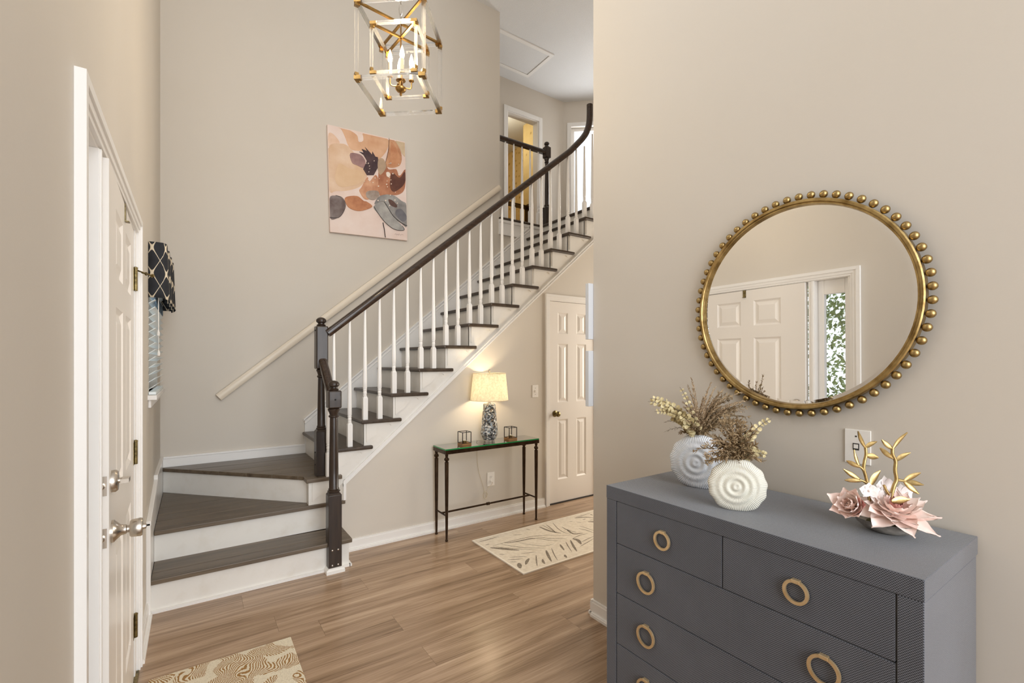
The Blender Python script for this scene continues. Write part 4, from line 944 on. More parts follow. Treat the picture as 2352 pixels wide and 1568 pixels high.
# ---- wall plates
def plate(name, c, ax, label, cat, w2, h2, kind):
    """ax: outward normal; c: centre on the wall"""
    ax = Vector(ax); sd = UP.cross(ax); c = Vector(c)
    o = empty(name, c); tag(o, label, cat)
    MB().obox(c + ax * 0.0025, ax, sd, UP, 0.0025, w2, h2).build('cover_plate', 'plastic', o, bevel=0.002)
    if kind == 'switch':
        MB().obox(c + ax * 0.008, ax, sd, UP, 0.004, 0.005, 0.011).build('toggle', 'plastic', o, bevel=0.001)
        m2 = MB()
        for z in (-0.03, 0.03): m2.lathe([(0.0028, 0), (0.0028, 0.001)], c + ax * 0.005 + UP * z, 8, ax)
        m2.build('screw', 'slot', o)
    elif kind == 'outlet':
        for z in (-0.020, 0.020):
            r_ = MB().lathe([(0.0165, 0), (0.0165, 0.0015)], c + ax * 0.005 + UP * z, 16, ax).build('receptacle', 'plastic', o)
            m2 = MB()
            for k in (-0.006, 0.006): m2.obox(c + ax * 0.0068 + sd * k + UP * (z + 0.003), ax, sd, UP, 0.0004, 0.001, 0.004)
            m2.lathe([(0.0022, 0), (0.0022, 0.0006)], c + ax * 0.0065 + UP * (z - 0.007), 8, ax).build('slots', 'slot', r_)
    elif kind == 'phone':
        MB().obox(c + ax * 0.0055 - sd * 0.004 - UP * 0.000, ax, sd, UP, 0.0008, 0.009, 0.0115).build('jack_frame', 'slot', o)
        MB().obox(c + ax * 0.0065 - sd * 0.004 + UP * 0.001, ax, sd, UP, 0.0004, 0.0065, 0.007).build('jack', 'plastic', o)
        for z in (-0.035, 0.035): MB().lathe([(0.0028, 0), (0.0028, 0.001)], c + ax * 0.005 + UP * z - sd * 0.004, 8, ax).build('screw', 'slot', o)
    return o
plate('light_switch', (2.734, YS, 1.140), (0, -1, 0), 'white light switch on the cream wall beside the closet door', 'light switch', 0.036, 0.060, 'switch')
plate('wall_outlet', (2.228, YS, 0.362), (0, -1, 0), 'white electrical outlet on the wall under the console table', 'outlet', 0.038, 0.062, 'outlet')
MB().obox(o_c + Vector((0, 0.004, 0.007)), Vector((1, 0, 0)), Vector((0, 1, 0)), UP, 0.010, 0.008, 0.010).build('plug', 'plastic', la, bevel=0.002)
plate('phone_jack', (XR, 0.637, 1.143), (-1, 0, 0), 'white wall plate with a small jack behind the gold branches', 'wall plate', 0.038, 0.058, 'phone')
# two pale boxes at the far end of the mirror wall
for z0, z1, lbl in ((1.556, 1.872, 'upper of two pale grey boxes at the end of the mirror wall'), (1.178, 1.492, 'lower of two pale grey boxes at the end of the mirror wall')):
    bx = empty('wall_box', (XR + 0.02, 1.92, z0)); tag(bx, lbl, 'wall box', 'pale boxes at the wall end')
    MB().box(XR - 0.034, XR + 0.10, 1.907, 1.935, z0, z1).build('cover', 'boxgrey', bx, bevel=0.003)
    MB().box(XR - 0.024, XR + 0.09, 1.935, 1.942, z0 + 0.02, z1 - 0.02).build('face_panel', 'boxgrey', bx, bevel=0.002)

# ================================================================== RUGS
rug_m = mat('cream_woven_rug', srgb(232, 222, 206), 0.95, var=(40, srgb(216, 204, 186), 0.35, 0.7), bump=(260, 0.5, 0.003))
ru = empty('runner_rug', (2.85, 2.88, 0)); tag(ru, 'cream runner rug with grey palm leaf pattern near the console table', 'rug')
RX0, RX1, RY0, RY1 = 1.828, 3.95, 2.527, 3.222
MB().box(RX0, RX1, RY0, RY1, 0.0005, 0.0075).build('rug_pile', rug_m, ru, bevel=0.002)
MB().box(RX0 - 0.003, RX1 + 0.003, RY0 - 0.003, RY0 + 0.010, 0.0005, 0.0085).box(RX0 - 0.003, RX1 + 0.003, RY1 - 0.010, RY1 + 0.003, 0.0005, 0.0085).box(RX0 - 0.003, RX0 + 0.010, RY0 + 0.010, RY1 - 0.010, 0.0005, 0.0085).box(RX1 - 0.010, RX1 + 0.003, RY0 + 0.010, RY1 - 0.010, 0.0005, 0.0085).build('rug_border', mat('rug_binding', srgb(238, 230, 216), 0.9, bump=(300, 0.4, 0.002)), ru)
leafm = mat('grey_leaf_yarn', srgb(158, 146, 130), 0.95, var=(120, srgb(96, 86, 76), 0.4, 0.62), bump=(260, 0.4, 0.002))
def rz(x, y): return at_z(1040 + x / 5.226, 1150 + y / 5.226, 0.0078)
strokes = [  # points in the reference crop, half widths (m)
 ([(1040, 310), (1120, 345), (1200, 370), (1300, 388)], 0.012), ([(1075, 290), (1150, 330), (1240, 378)], 0.004), ([(1120, 285), (1180, 330), (1240, 385)], 0.005),
 ([(1200, 262), (1260, 330), (1330, 375), (1420, 402)], 0.004), ([(1310, 312), (1380, 350), (1490, 378)], 0.006), ([(1370, 345), (1450, 395), (1560, 385)], 0.011),
 ([(480, 540), (640, 495), (800, 460), (960, 425), (1130, 412), (1430, 416)], 0.004), ([(620, 505), (760, 488), (900, 460), (1000, 448)], 0.008), ([(760, 490), (900, 520), (1100, 540), (1220, 510)], 0.003),
 ([(880, 452), (1000, 448), (1150, 470), (1300, 482)], 0.004), ([(1010, 432), (1180, 450), (1370, 452)], 0.004), ([(450, 560), (560, 570), (680, 582), (800, 592)], 0.015), ([(480, 545), (700, 570), (1000, 586)], 0.004),
 ([(580, 518), (800, 555), (1100, 568)], 0.004), ([(820, 630), (1000, 614)], 0.004), ([(680, 676), (890, 666)], 0.004), ([(660, 708), (840, 692)], 0.005), ([(556, 640), (624, 642)], 0.004), ([(690, 730), (770, 732)], 0.004),
 ([(795, 745), (800, 775), (810, 808)], 0.017), ([(915, 690), (890, 725), (875, 765)], 0.012), ([(1000, 650), (1004, 715), (1012, 782)], 0.005), ([(1078, 700), (1085, 730), (1105, 755)], 0.010), ([(1120, 592), (1145, 655), (1185, 728)], 0.011),
 ([(1185, 566), (1215, 640), (1258, 712)], 0.004), ([(1288, 522), (1310, 555), (1338, 592)], 0.009), ([(1355, 488), (1385, 545), (1432, 614)], 0.004), ([(1412, 470), (1450, 545), (1490, 605)], 0.010), ([(1345, 645), (1352, 665), (1370, 682)], 0.010),
 ([(1440, 452), (1500, 470), (1540, 520)], 0.017), ([(1530, 545), (1610, 500), (1690, 452)], 0.004), ([(1440, 450), (1530, 410), (1620, 392)], 0.004), ([(1550, 490), (1620, 455), (1690, 425)], 0.004),
 ([(1460, 205), (1560, 195), (1690, 198)], 0.010), ([(1400, 245), (1440, 246)], 0.004), ([(1510, 330), (1600, 350), (1690, 382)], 0.005), ([(1520, 302), (1600, 325), (1690, 355)], 0.004), ([(1480, 255), (1545, 258)], 0.003),
 ([(320, 490), (430, 462), (550, 426)], 0.005), ([(390, 530), (440, 518)], 0.005), ([(720, 412), (830, 400)], 0.004), ([(880, 335), (930, 350)], 0.004), ([(1650, 160), (1680, 172)], 0.008)]
for shift in (0.0, 1.02):
    for pts, hw in strokes:
        ps = [Vector(q_) for q_ in smooth_poly([tuple(rz(*p)) for p in pts], 3, False)]
        if shift: ps = [p + Vector((shift, 0, 0)) for p in ps]
        if max(p.x for p in ps) > RX1 - 0.03 or min(p.x for p in ps) < RX0 + 0.012 or min(p.y for p in ps) < RY0 + 0.02 or max(p.y for p in ps) > RY1 - 0.015: continue
        k = len(ps); vs = []
        for i, p in enumerate(ps):
            d = (ps[min(i + 1, k - 1)] - ps[max(i - 1, 0)]); d.z = 0; d.normalize(); s_ = Vector((-d.y, d.x, 0))
            t = i / (k - 1); ww = hw * max(0.12, math.sin(PI * (0.12 + 0.80 * t)))
            vs += [p + s_ * ww, p - s_ * ww]
        fs = [(2 * i, 2 * i + 1, 2 * i + 3, 2 * i + 2) for i in range(k - 1)]
        m2 = MB(); m2.add(vs + [v0 - Vector((0, 0, 0.0006)) for v0 in vs], fs + [tuple(j + 2 * k for j in f[::-1]) for f in fs])
        m2.build('leaf_pattern', leafm, ru, recalc=False)
# doormat
mt = empty('doormat', (0.12, 2.1, 0)); tag(mt, 'cream and tan botanical mat lying before the front door', 'mat')
dm, n, l, b = nodes('botanical_loop_pile')
v = coords(n, l, (1, 1, 1))
warp = n.new('ShaderNodeTexNoise'); warp.inputs['Scale'].default_value = 4.5; warp.inputs['Detail'].default_value = 1.5; l.new(v, warp.inputs['Vector'])
va_ = n.new('ShaderNodeVectorMath'); va_.operation = 'MULTIPLY_ADD'; va_.inputs[1].default_value = (0.34, 0.34, 0.34); l.new(warp.outputs['Color'], va_.inputs[0]); l.new(v, va_.inputs[2])
wv = n.new('ShaderNodeTexWave'); wv.wave_type = 'BANDS'; wv.bands_direction = 'X'; wv.inputs['Scale'].default_value = 34; wv.inputs['Distortion'].default_value = 2.2; wv.inputs['Detail'].default_value = 2; wv.inputs['Detail Scale'].default_value = 3
l.new(va_.outputs[0], wv.inputs['Vector'])
vo = n.new('ShaderNodeTexVoronoi'); vo.inputs['Scale'].default_value = 9.0; l.new(va_.outputs[0], vo.inputs['Vector'])
sc_ = n.new('ShaderNodeSeparateColor'); l.new(vo.outputs['Color'], sc_.inputs[0])
msk = n.new('ShaderNodeMath'); msk.operation = 'GREATER_THAN'; msk.inputs[1].default_value = 0.2; l.new(sc_.outputs[0], msk.inputs[0])
vo2 = n.new('ShaderNodeMath'); vo2.operation = 'LESS_THAN'; vo2.inputs[1].default_value = 0.62; l.new(vo.outputs['Distance'], vo2.inputs[0])
th_ = n.new('ShaderNodeMath'); th_.operation = 'GREATER_THAN'; th_.inputs[1].default_value = 0.55; l.new(wv.outputs['Fac'], th_.inputs[0])
m1_ = n.new('ShaderNodeMath'); m1_.operation = 'MULTIPLY'; l.new(msk.outputs[0], m1_.inputs[0]); l.new(th_.outputs[0], m1_.inputs[1])
m2_ = n.new('ShaderNodeMath'); m2_.operation = 'MULTIPLY'; l.new(m1_.outputs[0], m2_.inputs[0]); l.new(vo2.outputs[0], m2_.inputs[1])
nz = noise(n, l, v, 240, 2)
cr = ramp(n, l, m2_.outputs[0], [(0.0, srgb(226, 216, 194)), (1.0, srgb(158, 118, 66))])
mxc = n.new('ShaderNodeMix'); mxc.data_type = 'RGBA'; mxc.blend_type = 'MULTIPLY'; mxc.inputs['Factor'].default_value = 0.45
l.new(cr, mxc.inputs[6]); l.new(ramp(n, l, nz, [(0.3, (0.55, 0.5, 0.42, 1)), (0.6, (1, 1, 1, 1))]), mxc.inputs[7]); l.new(mxc.outputs[2], b.inputs['Base Color'])
b.inputs['Roughness'].default_value = 0.95
bumpn(n, l, b, nz, 0.6, 0.004)
MB().box(-0.165, 0.415, 1.62, 2.627, 0.0005, 0.011).build('mat_pile', dm, mt, bevel=0.004)

# ================================================================== DRESSER
DX0, DX1, DYa, DYb, DZt = 1.376, 1.848, 0.341, 1.332, 0.934
dr = empty('dresser', (1.61, 0.836, 0)); tag(dr, 'charcoal woven fabric dresser with gold ring pulls under the round mirror', 'dresser')
MB().box(DX0, DX1, DYa, DYb, DZt - 0.052, DZt).build('top_board', 'weave', dr, bevel=0.002)
for y0, y1 in ((DYa, DYa + 0.052), (DYb - 0.052, DYb)):
    MB().box(DX0 + 0.001, DX1 - 0.03, y0 + 0.0008, y1 - 0.0008, 0, DZt - 0.0525).build('side_panel', 'weave', dr, bevel=0.002)
MB().box(DX1 - 0.024, DX1 - 0.004, DYa + 0.003, DYb - 0.003, 0.03, DZt - 0.053).build('back_panel', 'weave', dr)
MB().box(DX0 + 0.030, DX1 - 0.03, DYa + 0.054, DYb - 0.054, 0.06, DZt - 0.054).build('carcass', 'gap', dr)
MB().box(DX0 + 0.004, DX0 + 0.028, DYa + 0.053, DYb - 0.053, 0.04, 0.122).build('plinth_rail', 'weave', dr)
def ring_pull(yc, zc, ro, parent):
    x = DX0 - 0.006; n0 = 40; prof = [(ro, -0.0035), (ro, 0.0035), (ro - 0.0085, 0.0035), (ro - 0.0085, -0.0035)]
    vs = []; fs = []
    for j in range(n0):
        t = 2 * PI * j / n0
        for r_, dx in prof: vs.append((x + dx, yc + r_ * math.cos(t), zc + r_ * math.sin(t)))
    for j in range(n0):
        for k in range(4): fs.append((j * 4 + k, j * 4 + (k + 1) % 4, ((j + 1) % n0) * 4 + (k + 1) % 4, ((j + 1) % n0) * 4 + k))
    o = MB().add(vs, fs).build('ring_pull', 'ringgold', parent, smooth=40)
    MB().box(x - 0.005, DX0 + 0.006, yc - 0.011, yc + 0.011, zc + ro - 0.0098, zc + ro + 0.0005).build('ring_bracket', 'ringgold', o, bevel=0.001)
g = 0.0018; ya, yb = DYa + 0.053, DYb - 0.053
rows_ = [(0.716, 0.882), (0.521, 0.716), (0.323, 0.521), (0.125, 0.323)]
for i, (z0, z1) in enumerate(rows_):
    spans = [(ya, 0.834, 0.614), (0.834, yb, 1.058)] if i == 0 else [(ya, yb, None)]
    for y0, y1, yc in spans:
        w0 = MB().box(DX0 + 0.0015, DX0 + 0.028, y0 + g, y1 - g, z0 + g, z1 - g).build('drawer', 'weave', dr, bevel=0.0015)
        if yc: ring_pull(yc, 0.797, 0.034, w0)
        else:
            for q_ in (1.130, 0.545): ring_pull(q_, (z0 + z1) / 2, 0.040, w0)

# ================================================================== ROUND MIRROR
MC = Vector((XR - 0.006, 0.834, 1.640))
mi = empty('round_mirror', MC); tag(mi, 'large round wall mirror in a gold frame edged with sixty little balls', 'mirror')
def ring(prof, n0=96):
    vs = []; fs = []; k0 = len(prof)
    for j in range(n0):
        t = 2 * PI * j / n0
        for r_, dx in prof: vs.append((MC.x - dx, MC.y + r_ * math.cos(t), MC.z + r_ * math.sin(t)))
    for j in range(n0):
        for k in range(k0): fs.append((j * k0 + k, j * k0 + (k + 1) % k0, ((j + 1) % n0) * k0 + (k + 1) % k0, ((j + 1) % n0) * k0 + k))
    return MB().add(vs, fs)
ring([(0.385, 0.000), (0.385, 0.028), (0.381, 0.031), (0.374, 0.031), (0.3705, 0.027), (0.366, 0.027), (0.364, 0.016), (0.364, 0.0)]).build('frame', 'gold', mi, smooth=30)
ring([(0.368, 0.003), (0.368, 0.0165), (0.352, 0.0185), (0.352, 0.003)]).build('bevelled_edge', 'mirror', mi, smooth=20)
m2 = MB(); n0 = 96
m2.add([(MC.x - 0.0186, MC.y + 0.353 * math.cos(2 * PI * j / n0), MC.z + 0.353 * math.sin(2 * PI * j / n0)) for j in range(n0)] + [(MC.x - 0.004, MC.y + 0.353 * math.cos(2 * PI * j / n0), MC.z + 0.353 * math.sin(2 * PI * j / n0)) for j in range(n0)], [tuple(range(n0)), tuple(range(n0, 2 * n0))[::-1]] + [(j, (j + 1) % n0, n0 + (j + 1) % n0, n0 + j) for j in range(n0)])
m2.build('mirror_glass', 'mirror', mi)
bf = None
for j in range(60):
    t = 2 * PI * (j + 0.5) / 60; p = Vector((MC.x - 0.016, MC.y + 0.3985 * math.cos(t), MC.z + 0.3985 * math.sin(t)))
    if bf is None:
        bf = MB().ball(p, 0.0135, 14, 10).build('ball', 'gold', mi, smooth=60); off = WL[bf] - p
    else: copy_part(bf, mi, p + off)
mi.rotation_euler = (0, math.radians(-0.35), math.radians(-1.05))

# ================================================================== SHELL VASES
def shell_vase(base, Rv, nrm, label, m, rim_lift):
    nrm = Vector((nrm[0], nrm[1], 0)).normalized(); sd = Vector((-nrm.y, nrm.x, 0))
    base = Vector(base); c = base + UP * (Rv * 0.90)
    o = empty('shell_vase', base); tag(o, label, 'vase', 'white shell vases on the dresser')
    NT, NR = 720, 28; T = Rv * 0.26; fl_n = 90
    def surf(side):
        vs = []; fs = []
        for i in range(NR + 1):
            r_ = i / NR
            for j in range(NT):
                th = 2 * PI * j / NT
                e_ = 1 + 0.018 * math.sin(th * 11 + 1.3 * math.sin(th * 2)) * r_ ** 6
                sw = r_ * 0.9 + 0.06 * math.cos(th)
                dome = T * (1 - r_ ** 3.0) ** 0.6 * 0.75 + 0.0015
                rings = 0.062 * Rv * math.sin(2 * PI * (sw * 4.4)) * (1 - r_) ** 0.9 * min(1, r_ * 6) * 0.6
                flute = 0.0135 * Rv * math.sin(th * fl_n + 2.2 * r_) * min(1, r_ * 1.3) * (1.0 - 0.25 * r_)
                x = r_ * Rv * e_ * math.cos(th); z = r_ * Rv * e_ * math.sin(th)
                z = max(z, -Rv * 0.90)
                d = max(dome + rings + flute, 0.0008)
                vs.append(c + sd * x + UP * z + nrm * (d * side))
        for i in range(NR):
            for j in range(NT): fs.append((i * NT + j, i * NT + (j + 1) % NT, (i + 1) * NT + (j + 1) % NT, (i + 1) * NT + j))
        return vs, fs
    mb = MB(); v1, f1 = surf(1); mb.add(v1, f1); v2, f2 = surf(-1); mb.add(v2, f2)
    k = NR * NT; k2 = len(v1) + NR * NT
    mb.f += [(k + j, k + (j + 1) % NT, k2 + (j + 1) % NT, k2 + j) for j in range(NT)]
    mb.build('vase_body', m, o, smooth=180)
    mo = MB().lathe([(Rv * 0.12, -0.012), (Rv * 0.16, 0.0), (Rv * 0.20, 0.004), (Rv * 0.17, 0.005), (Rv * 0.12, -0.002)], c + UP * (Rv * 0.93) - nrm * (Rv * 0.06), 20).build('mouth', m, o, smooth=40)
    return c + UP * Rv - nrm * (Rv * 0.10)
B1 = at_z(1604, 1119, DZt); B2 = at_z(1693, 1171, DZt)
top1 = shell_vase(B1 + Vector((0, 0, 0.0005)), 0.110, (-0.93, -0.36), 'bluish white ribbed shell vase standing nearer the wall on the dresser', M['ceramic'], 0)
top2 = shell_vase(B2 + Vector((0, 0, 0.0005)), 0.0905, (-0.80, -0.60), 'ivory ribbed shell vase at the front of the dresser', M['ceramic2'], 0)

# ---- dried stems
tan_m = mat('dried_plume', srgb(192, 168, 136), 0.8, var=(30, srgb(160, 134, 102), 0.35, 0.7), rnd=True, bump=(80, 0.1, 0.001))
brn_m = mat('dried_brown_sprig', srgb(166, 142, 108), 0.75, var=(30, srgb(126, 106, 78), 0.35, 0.7), rnd=True, bump=(80, 0.1, 0.001))
euc_m = mat('cream_eucalyptus', srgb(218, 204, 160), 0.7, var=(24, srgb(190, 172, 126), 0.35, 0.75), rnd=True, bump=(60, 0.1, 0.001))
stm_m = mat('dark_twig', srgb(78, 66, 50), 0.7, var=(40, srgb(110, 92, 66), 0.35, 0.7), bump=(80, 0.1, 0.001))
def leafq(mb, p, d, up_, L, W_, fold=0.25, n0=3):
    """a pointed leaf with thickness from a 2 x n strip"""
    d = d.normalized(); sd = d.cross(up_); 
    if sd.length < 1e-4: sd = d.cross(Vector((1, 0.3, 0)))
    sd.normalize(); nm = sd.cross(d).normalized()
    pts = []
    for i in range(n0 + 1):
        t = i / n0; ww = W_ * math.sin(PI * min(0.98, max(0.04, t)) ** 0.85) if 0 < i < n0 else W_ * 0.10
        c = p + d * (L * t) + nm * (L * 0.12 * math.sin(PI * t))
        pts += [c - sd * ww + nm * (ww * fold), c, c + sd * ww + nm * (ww * fold)]
    fs = []
    for i in range(n0):
        a = i * 3; fs += [(a, a + 1, a + 4, a + 3), (a + 1, a + 2, a + 5, a + 4)]
    o = len(pts); th = nm * 0.0004
    vs = pts + [q - th for q in pts]
    mb.add(vs, fs + [tuple(j + o for j in f[::-1]) for f in fs])
def roundleaf(mb, p, d, up_, L):
    d = d.normalized(); sd = d.cross(up_); sd.normalize(); nm = sd.cross(d); c = p + d * L * 0.55; k = 10
    vs = [c + nm * 0.0] + [c + (d * math.cos(2 * PI * j / k) * 0.5 + sd * math.sin(2 * PI * j / k) * 0.46) * L + nm * (0.10 * L * math.cos(4 * PI * j / k)) for j in range(k)]
    fs = [(0, 1 + j, 1 + (j + 1) % k) for j in range(k)]
    o = len(vs); mb.add(vs + [q - nm * 0.0005 for q in vs], fs + [tuple(i + o for i in f[::-1]) for f in fs])
def stem_path(b, du, dv, dd, bend, k=10):
    tip = b + RIGHT * du + UP * dv + FWD * dd
    mid = (b + tip) / 2 + RIGHT * (-bend * du) + UP * (abs(du) * 0.35 + 0.01)
    return [((1 - t) ** 2) * b + 2 * t * (1 - t) * mid + t * t * tip for t in [i / k for i in range(k + 1)]]
def rv(): return Vector((R.uniform(-1, 1), R.uniform(-1, 1), R.uniform(-1, 1)))
def plume(b, du, dv, dd, parent, dens=70):
    pth_ = stem_path(b, du, dv, dd, 0.25, 12); mb = MB(); mb.tube(pth_, [0.0011 * (1 - 0.75 * i / 12) for i in range(13)], 5)
    for i in range(dens):
        t = 0.22 + 0.78 * i / dens; f = t * 12; j = min(11, int(f)); p = pth_[j].lerp(pth_[j + 1], f - j); d = (pth_[j + 1] - pth_[j]).normalized()
        leafq(mb, p, d * 1.0 + rv() * 0.55, rv(), R.uniform(0.007, 0.013), 0.0015, n0=2)
    mb.build('plume_stem', tan_m, parent, recalc=False)
def sprig(b, du, dv, dd, parent, nl=46):
    pth_ = stem_path(b, du, dv, dd, 0.15, 10); mb = MB(); mb.tube(pth_, [0.0013 * (1 - 0.6 * i / 10) for i in range(11)], 5)
    for i in range(nl):
        t = 0.15 + 0.85 * i / nl; f = t * 10; j = min(9, int(f)); p = pth_[j].lerp(pth_[j + 1], f - j); d = (pth_[j + 1] - pth_[j]).normalized()
        leafq(mb, p, d * 0.8 + rv() * 0.9, rv(), R.uniform(0.012, 0.022), R.uniform(0.0016, 0.0028), n0=3)
    if R.random() < 0.5: mb.ball(pth_[-1], 0.0032, 7, 5, (0.8, 0.8, 1.7))
    mb.build('brown_sprig', brn_m, parent, recalc=False)
def eucalyptus(b, du, dv, dd, parent, pairs=11, s_=1.0):
    pth_ = stem_path(b, du, dv, dd, 0.10, 12); so_ = MB().tube(pth_, [0.0013 * (1 - 0.6 * i / 12) for i in range(13)], 5).build('eucalyptus_stem', stm_m, parent, smooth=60)
    for i in range(pairs):
        t = 0.22 + 0.78 * i / pairs; f = t * 12; j = min(11, int(f)); p = pth_[j].lerp(pth_[j + 1], f - j); d = (pth_[j + 1] - pth_[j]).normalized()
        L = (0.030 - 0.019 * t) * s_
        ax_ = d.cross(FWD + rv() * 0.5).normalized()
        for sg in (-1, 1):
            mb = MB(); roundleaf(mb, p, ax_ * sg + d * 0.45 + rv() * 0.25, rv() + FWD, L); mb.build('eucalyptus_leaf', euc_m, so_, recalc=False)
def twig(b, du, dv, dd, parent):
    pth_ = stem_path(b, du, dv, dd, 0.1, 8); mb = MB(); mb.tube(pth_, [0.0010 * (1 - 0.6 * i / 8) for i in range(9)], 5)
    for i in range(16):
        t = 0.5 + 0.5 * i / 16; f = t * 8; j = min(7, int(f)); p = pth_[j].lerp(pth_[j + 1], f - j); d = (pth_[j + 1] - pth_[j]).normalized()
        leafq(mb, p, d * 0.9 + rv() * 0.8, rv(), R.uniform(0.008, 0.013), 0.0009, n0=2)
    mb.build('dark_twig', stm_m, parent, recalc=False)
k1 = 1.835 / FPX; k2 = 1.561 / FPX
f1 = empty('dried_bouquet', top1); tag(f1, 'dried bouquet of tan plumes and cream eucalyptus in the bluish white vase', 'bouquet', 'dried bouquets in the shell vases')
V1 = (1590, 992); V2 = (1700, 1050)
def U1(px, py, fn, *a, **k): fn(top1 + rv() * 0.008 - UP * 0.02, (px - V1[0]) * k1, (V1[1] - py) * k1, R.uniform(-0.05, 0.05), f1, *a, **k)
def U2(px, py, fn, *a, **k): fn(top2 + rv() * 0.008 - UP * 0.02, (px - V2[0]) * k2, (V2[1] - py) * k2, R.uniform(-0.045, 0.03), f2, *a, **k)
for px, py in ((1561, 848), (1624, 862), (1548, 902), (1580, 878), (1597, 884), (1612, 880), (1566, 898), (1585, 905), (1604, 900), (1620, 895), (1635, 902), (1650, 898), (1660, 905), (1640, 885), (1628, 915), (1680, 884), (1690, 912), (1702, 926), (1572, 920), (1640, 925), (1655, 918), (1610, 930), (1592, 925), (1556, 925), (1668, 930)):
    U1(px, py, plume); U1(px + R.uniform(-14, 14), py + R.uniform(4, 26), plume)
for px, py in ((1642, 882), (1660, 890), (1676, 898), (1690, 914), (1698, 938), (1680, 930), (1665, 925), (1652, 935), (1640, 910), (1672, 950), (1655, 955), (1686, 958), (1640, 950), (1620, 955), (1600, 962), (1580, 966), (1560, 968)):
    U1(px, py, sprig); U1(px + R.uniform(-10, 10), py + R.uniform(-4, 20), sprig)
for px, py, s_ in ((1478, 905, 1.15), (1490, 930, 0.9), (1484, 896, 1.0), (1510, 925, 1.2), (1530, 945, 1.35), (1545, 958, 1.3), (1538, 930, 1.2)): U1(px, py, eucalyptus, 11, s_)
U1(1538, 866, eucalyptus, 8, 0.7)
for px, py in ((1524, 918), (1536, 925), (1548, 938), (1512, 975), (1520, 958)): U1(px, py, twig)
f2 = empty('dried_bouquet', top2); tag(f2, 'bushy brown dried bouquet in the ivory vase', 'bouquet', 'dried bouquets in the shell vases')
for px, py in ((1608, 1010), (1622, 1030), (1640, 985), (1655, 965), (1668, 950), (1680, 938), (1690, 948), (1700, 955), (1712, 970), (1722, 962), (1731, 978), (1738, 992), (1735, 1010), (1726, 1000), (1715, 990), (1705, 985), (1695, 975), (1685, 985), (1675, 995), (1665, 1010), (1655, 1020), (1645, 1030), (1650, 1000), (1740, 1025), (1720, 1020), (1700, 1010), (1735, 1035), (1664, 1032), (1690, 1020), (1710, 1035), (1728, 1030), (1638, 1046)):
    U2(px, py, sprig, 40); U2(px + R.uniform(-9, 9), py + R.uniform(-6, 14), sprig, 36)
for px, py in ((1612, 1018), (1630, 996), (1668, 958)): U2(px, py, plume)
for px, py, s_ in ((1770, 946, 0.85), (1762, 1030, 0.9), (1745, 1020, 1.0)): U2(px, py, eucalyptus, 9, s_)

# ================================================================== BOWL, FLOWERS, GOLD BRANCHES
BC = at_z(2035, 1222, DZt) + Vector((0.015, 0, 0)); TB = 1.352
bo = empty('silver_bowl', BC); tag(bo, 'shallow hammered silver bowl holding artificial flowers on the dresser', 'bowl')
MB().lathe([(0.030, 0.0005), (0.040, 0.001), (0.060, 0.010), (0.076, 0.024), (0.084, 0.038), (0.0865, 0.040), (0.083, 0.038), (0.074, 0.026), (0.058, 0.013), (0.03, 0.006), (0.001, 0.005)], BC, 40).build('bowl_body', 'steel', bo, smooth=50)
MB().lathe([(0.055, 0.011), (0.05, 0.024), (0.03, 0.032), (0.001, 0.034)], BC, 24).build('foam', mat('flower_foam', srgb(74, 70, 40), 0.9, bump=(90, 0.5, 0.004)), bo, smooth=50)
def qp(x, y, dt=0.0): return at_d(1880 + x / 5.6, 970 + y / 5.6, TB + dt)
def gold_leaf(mb, a, b2, wd, th=0.0035):
    d = (b2 - a); L = d.length; d = d / L; sd = d.cross(FWD).normalized(); nm = sd.cross(d); k = 7; n1 = 8; o = len(mb.v)
    for i in range(k):
        t = i / (k - 1); ww = max(0.0012, wd * math.sin(PI * (0.10 + 0.86 * t)) ** 0.8); c = a + d * (L * t) + nm * (0.06 * L * math.sin(PI * t))
        for j in range(n1):
            q_ = 2 * PI * j / n1; mb.v.append(c + sd * (ww * math.cos(q_)) + nm * (th * 0.6 * math.sin(q_)))
    for i in range(k - 1):
        for j in range(n1): mb.f.append((o + i * n1 + j, o + i * n1 + (j + 1) % n1, o + (i + 1) * n1 + (j + 1) % n1, o + (i + 1) * n1 + j))
    mb.f.append(tuple(o + j for j in range(n1))[::-1]); mb.f.append(tuple(o + (k - 1) * n1 + j for j in range(n1)))
gold_b = mat('brushed_gold_branch', srgb(206, 180, 126), 0.38, 1.0, var=(40, srgb(164, 138, 88), 0.35, 0.72), bump=(70, 0.25, 0.002))
def branch(label, stems, leaves, dt):
    o = empty('gold_branch', BC + Vector((0, 0, 0.02))); tag(o, label, 'ornament', 'gold branches in the silver bowl')
    m2 = MB()
    for pts, r0, r1 in stems:
        ps = [Vector(q_) for q_ in smooth_poly([tuple(qp(x, y, dt)) for x, y in pts], 4, False)]; k = len(ps)
        m2.tube(ps, [r0 + (r1 - r0) * i / (k - 1) for i in range(k)], 10)
    m2.build('branch_stem', gold_b, o, smooth=50)
    for i, (a, b3, wd) in enumerate(leaves):
        m3 = MB(); gold_leaf(m3, qp(*a, dt), qp(*b3, dt + (0.012 if i % 2 else -0.012)), wd); m3.build('gold_leaf', gold_b, o, smooth=60)
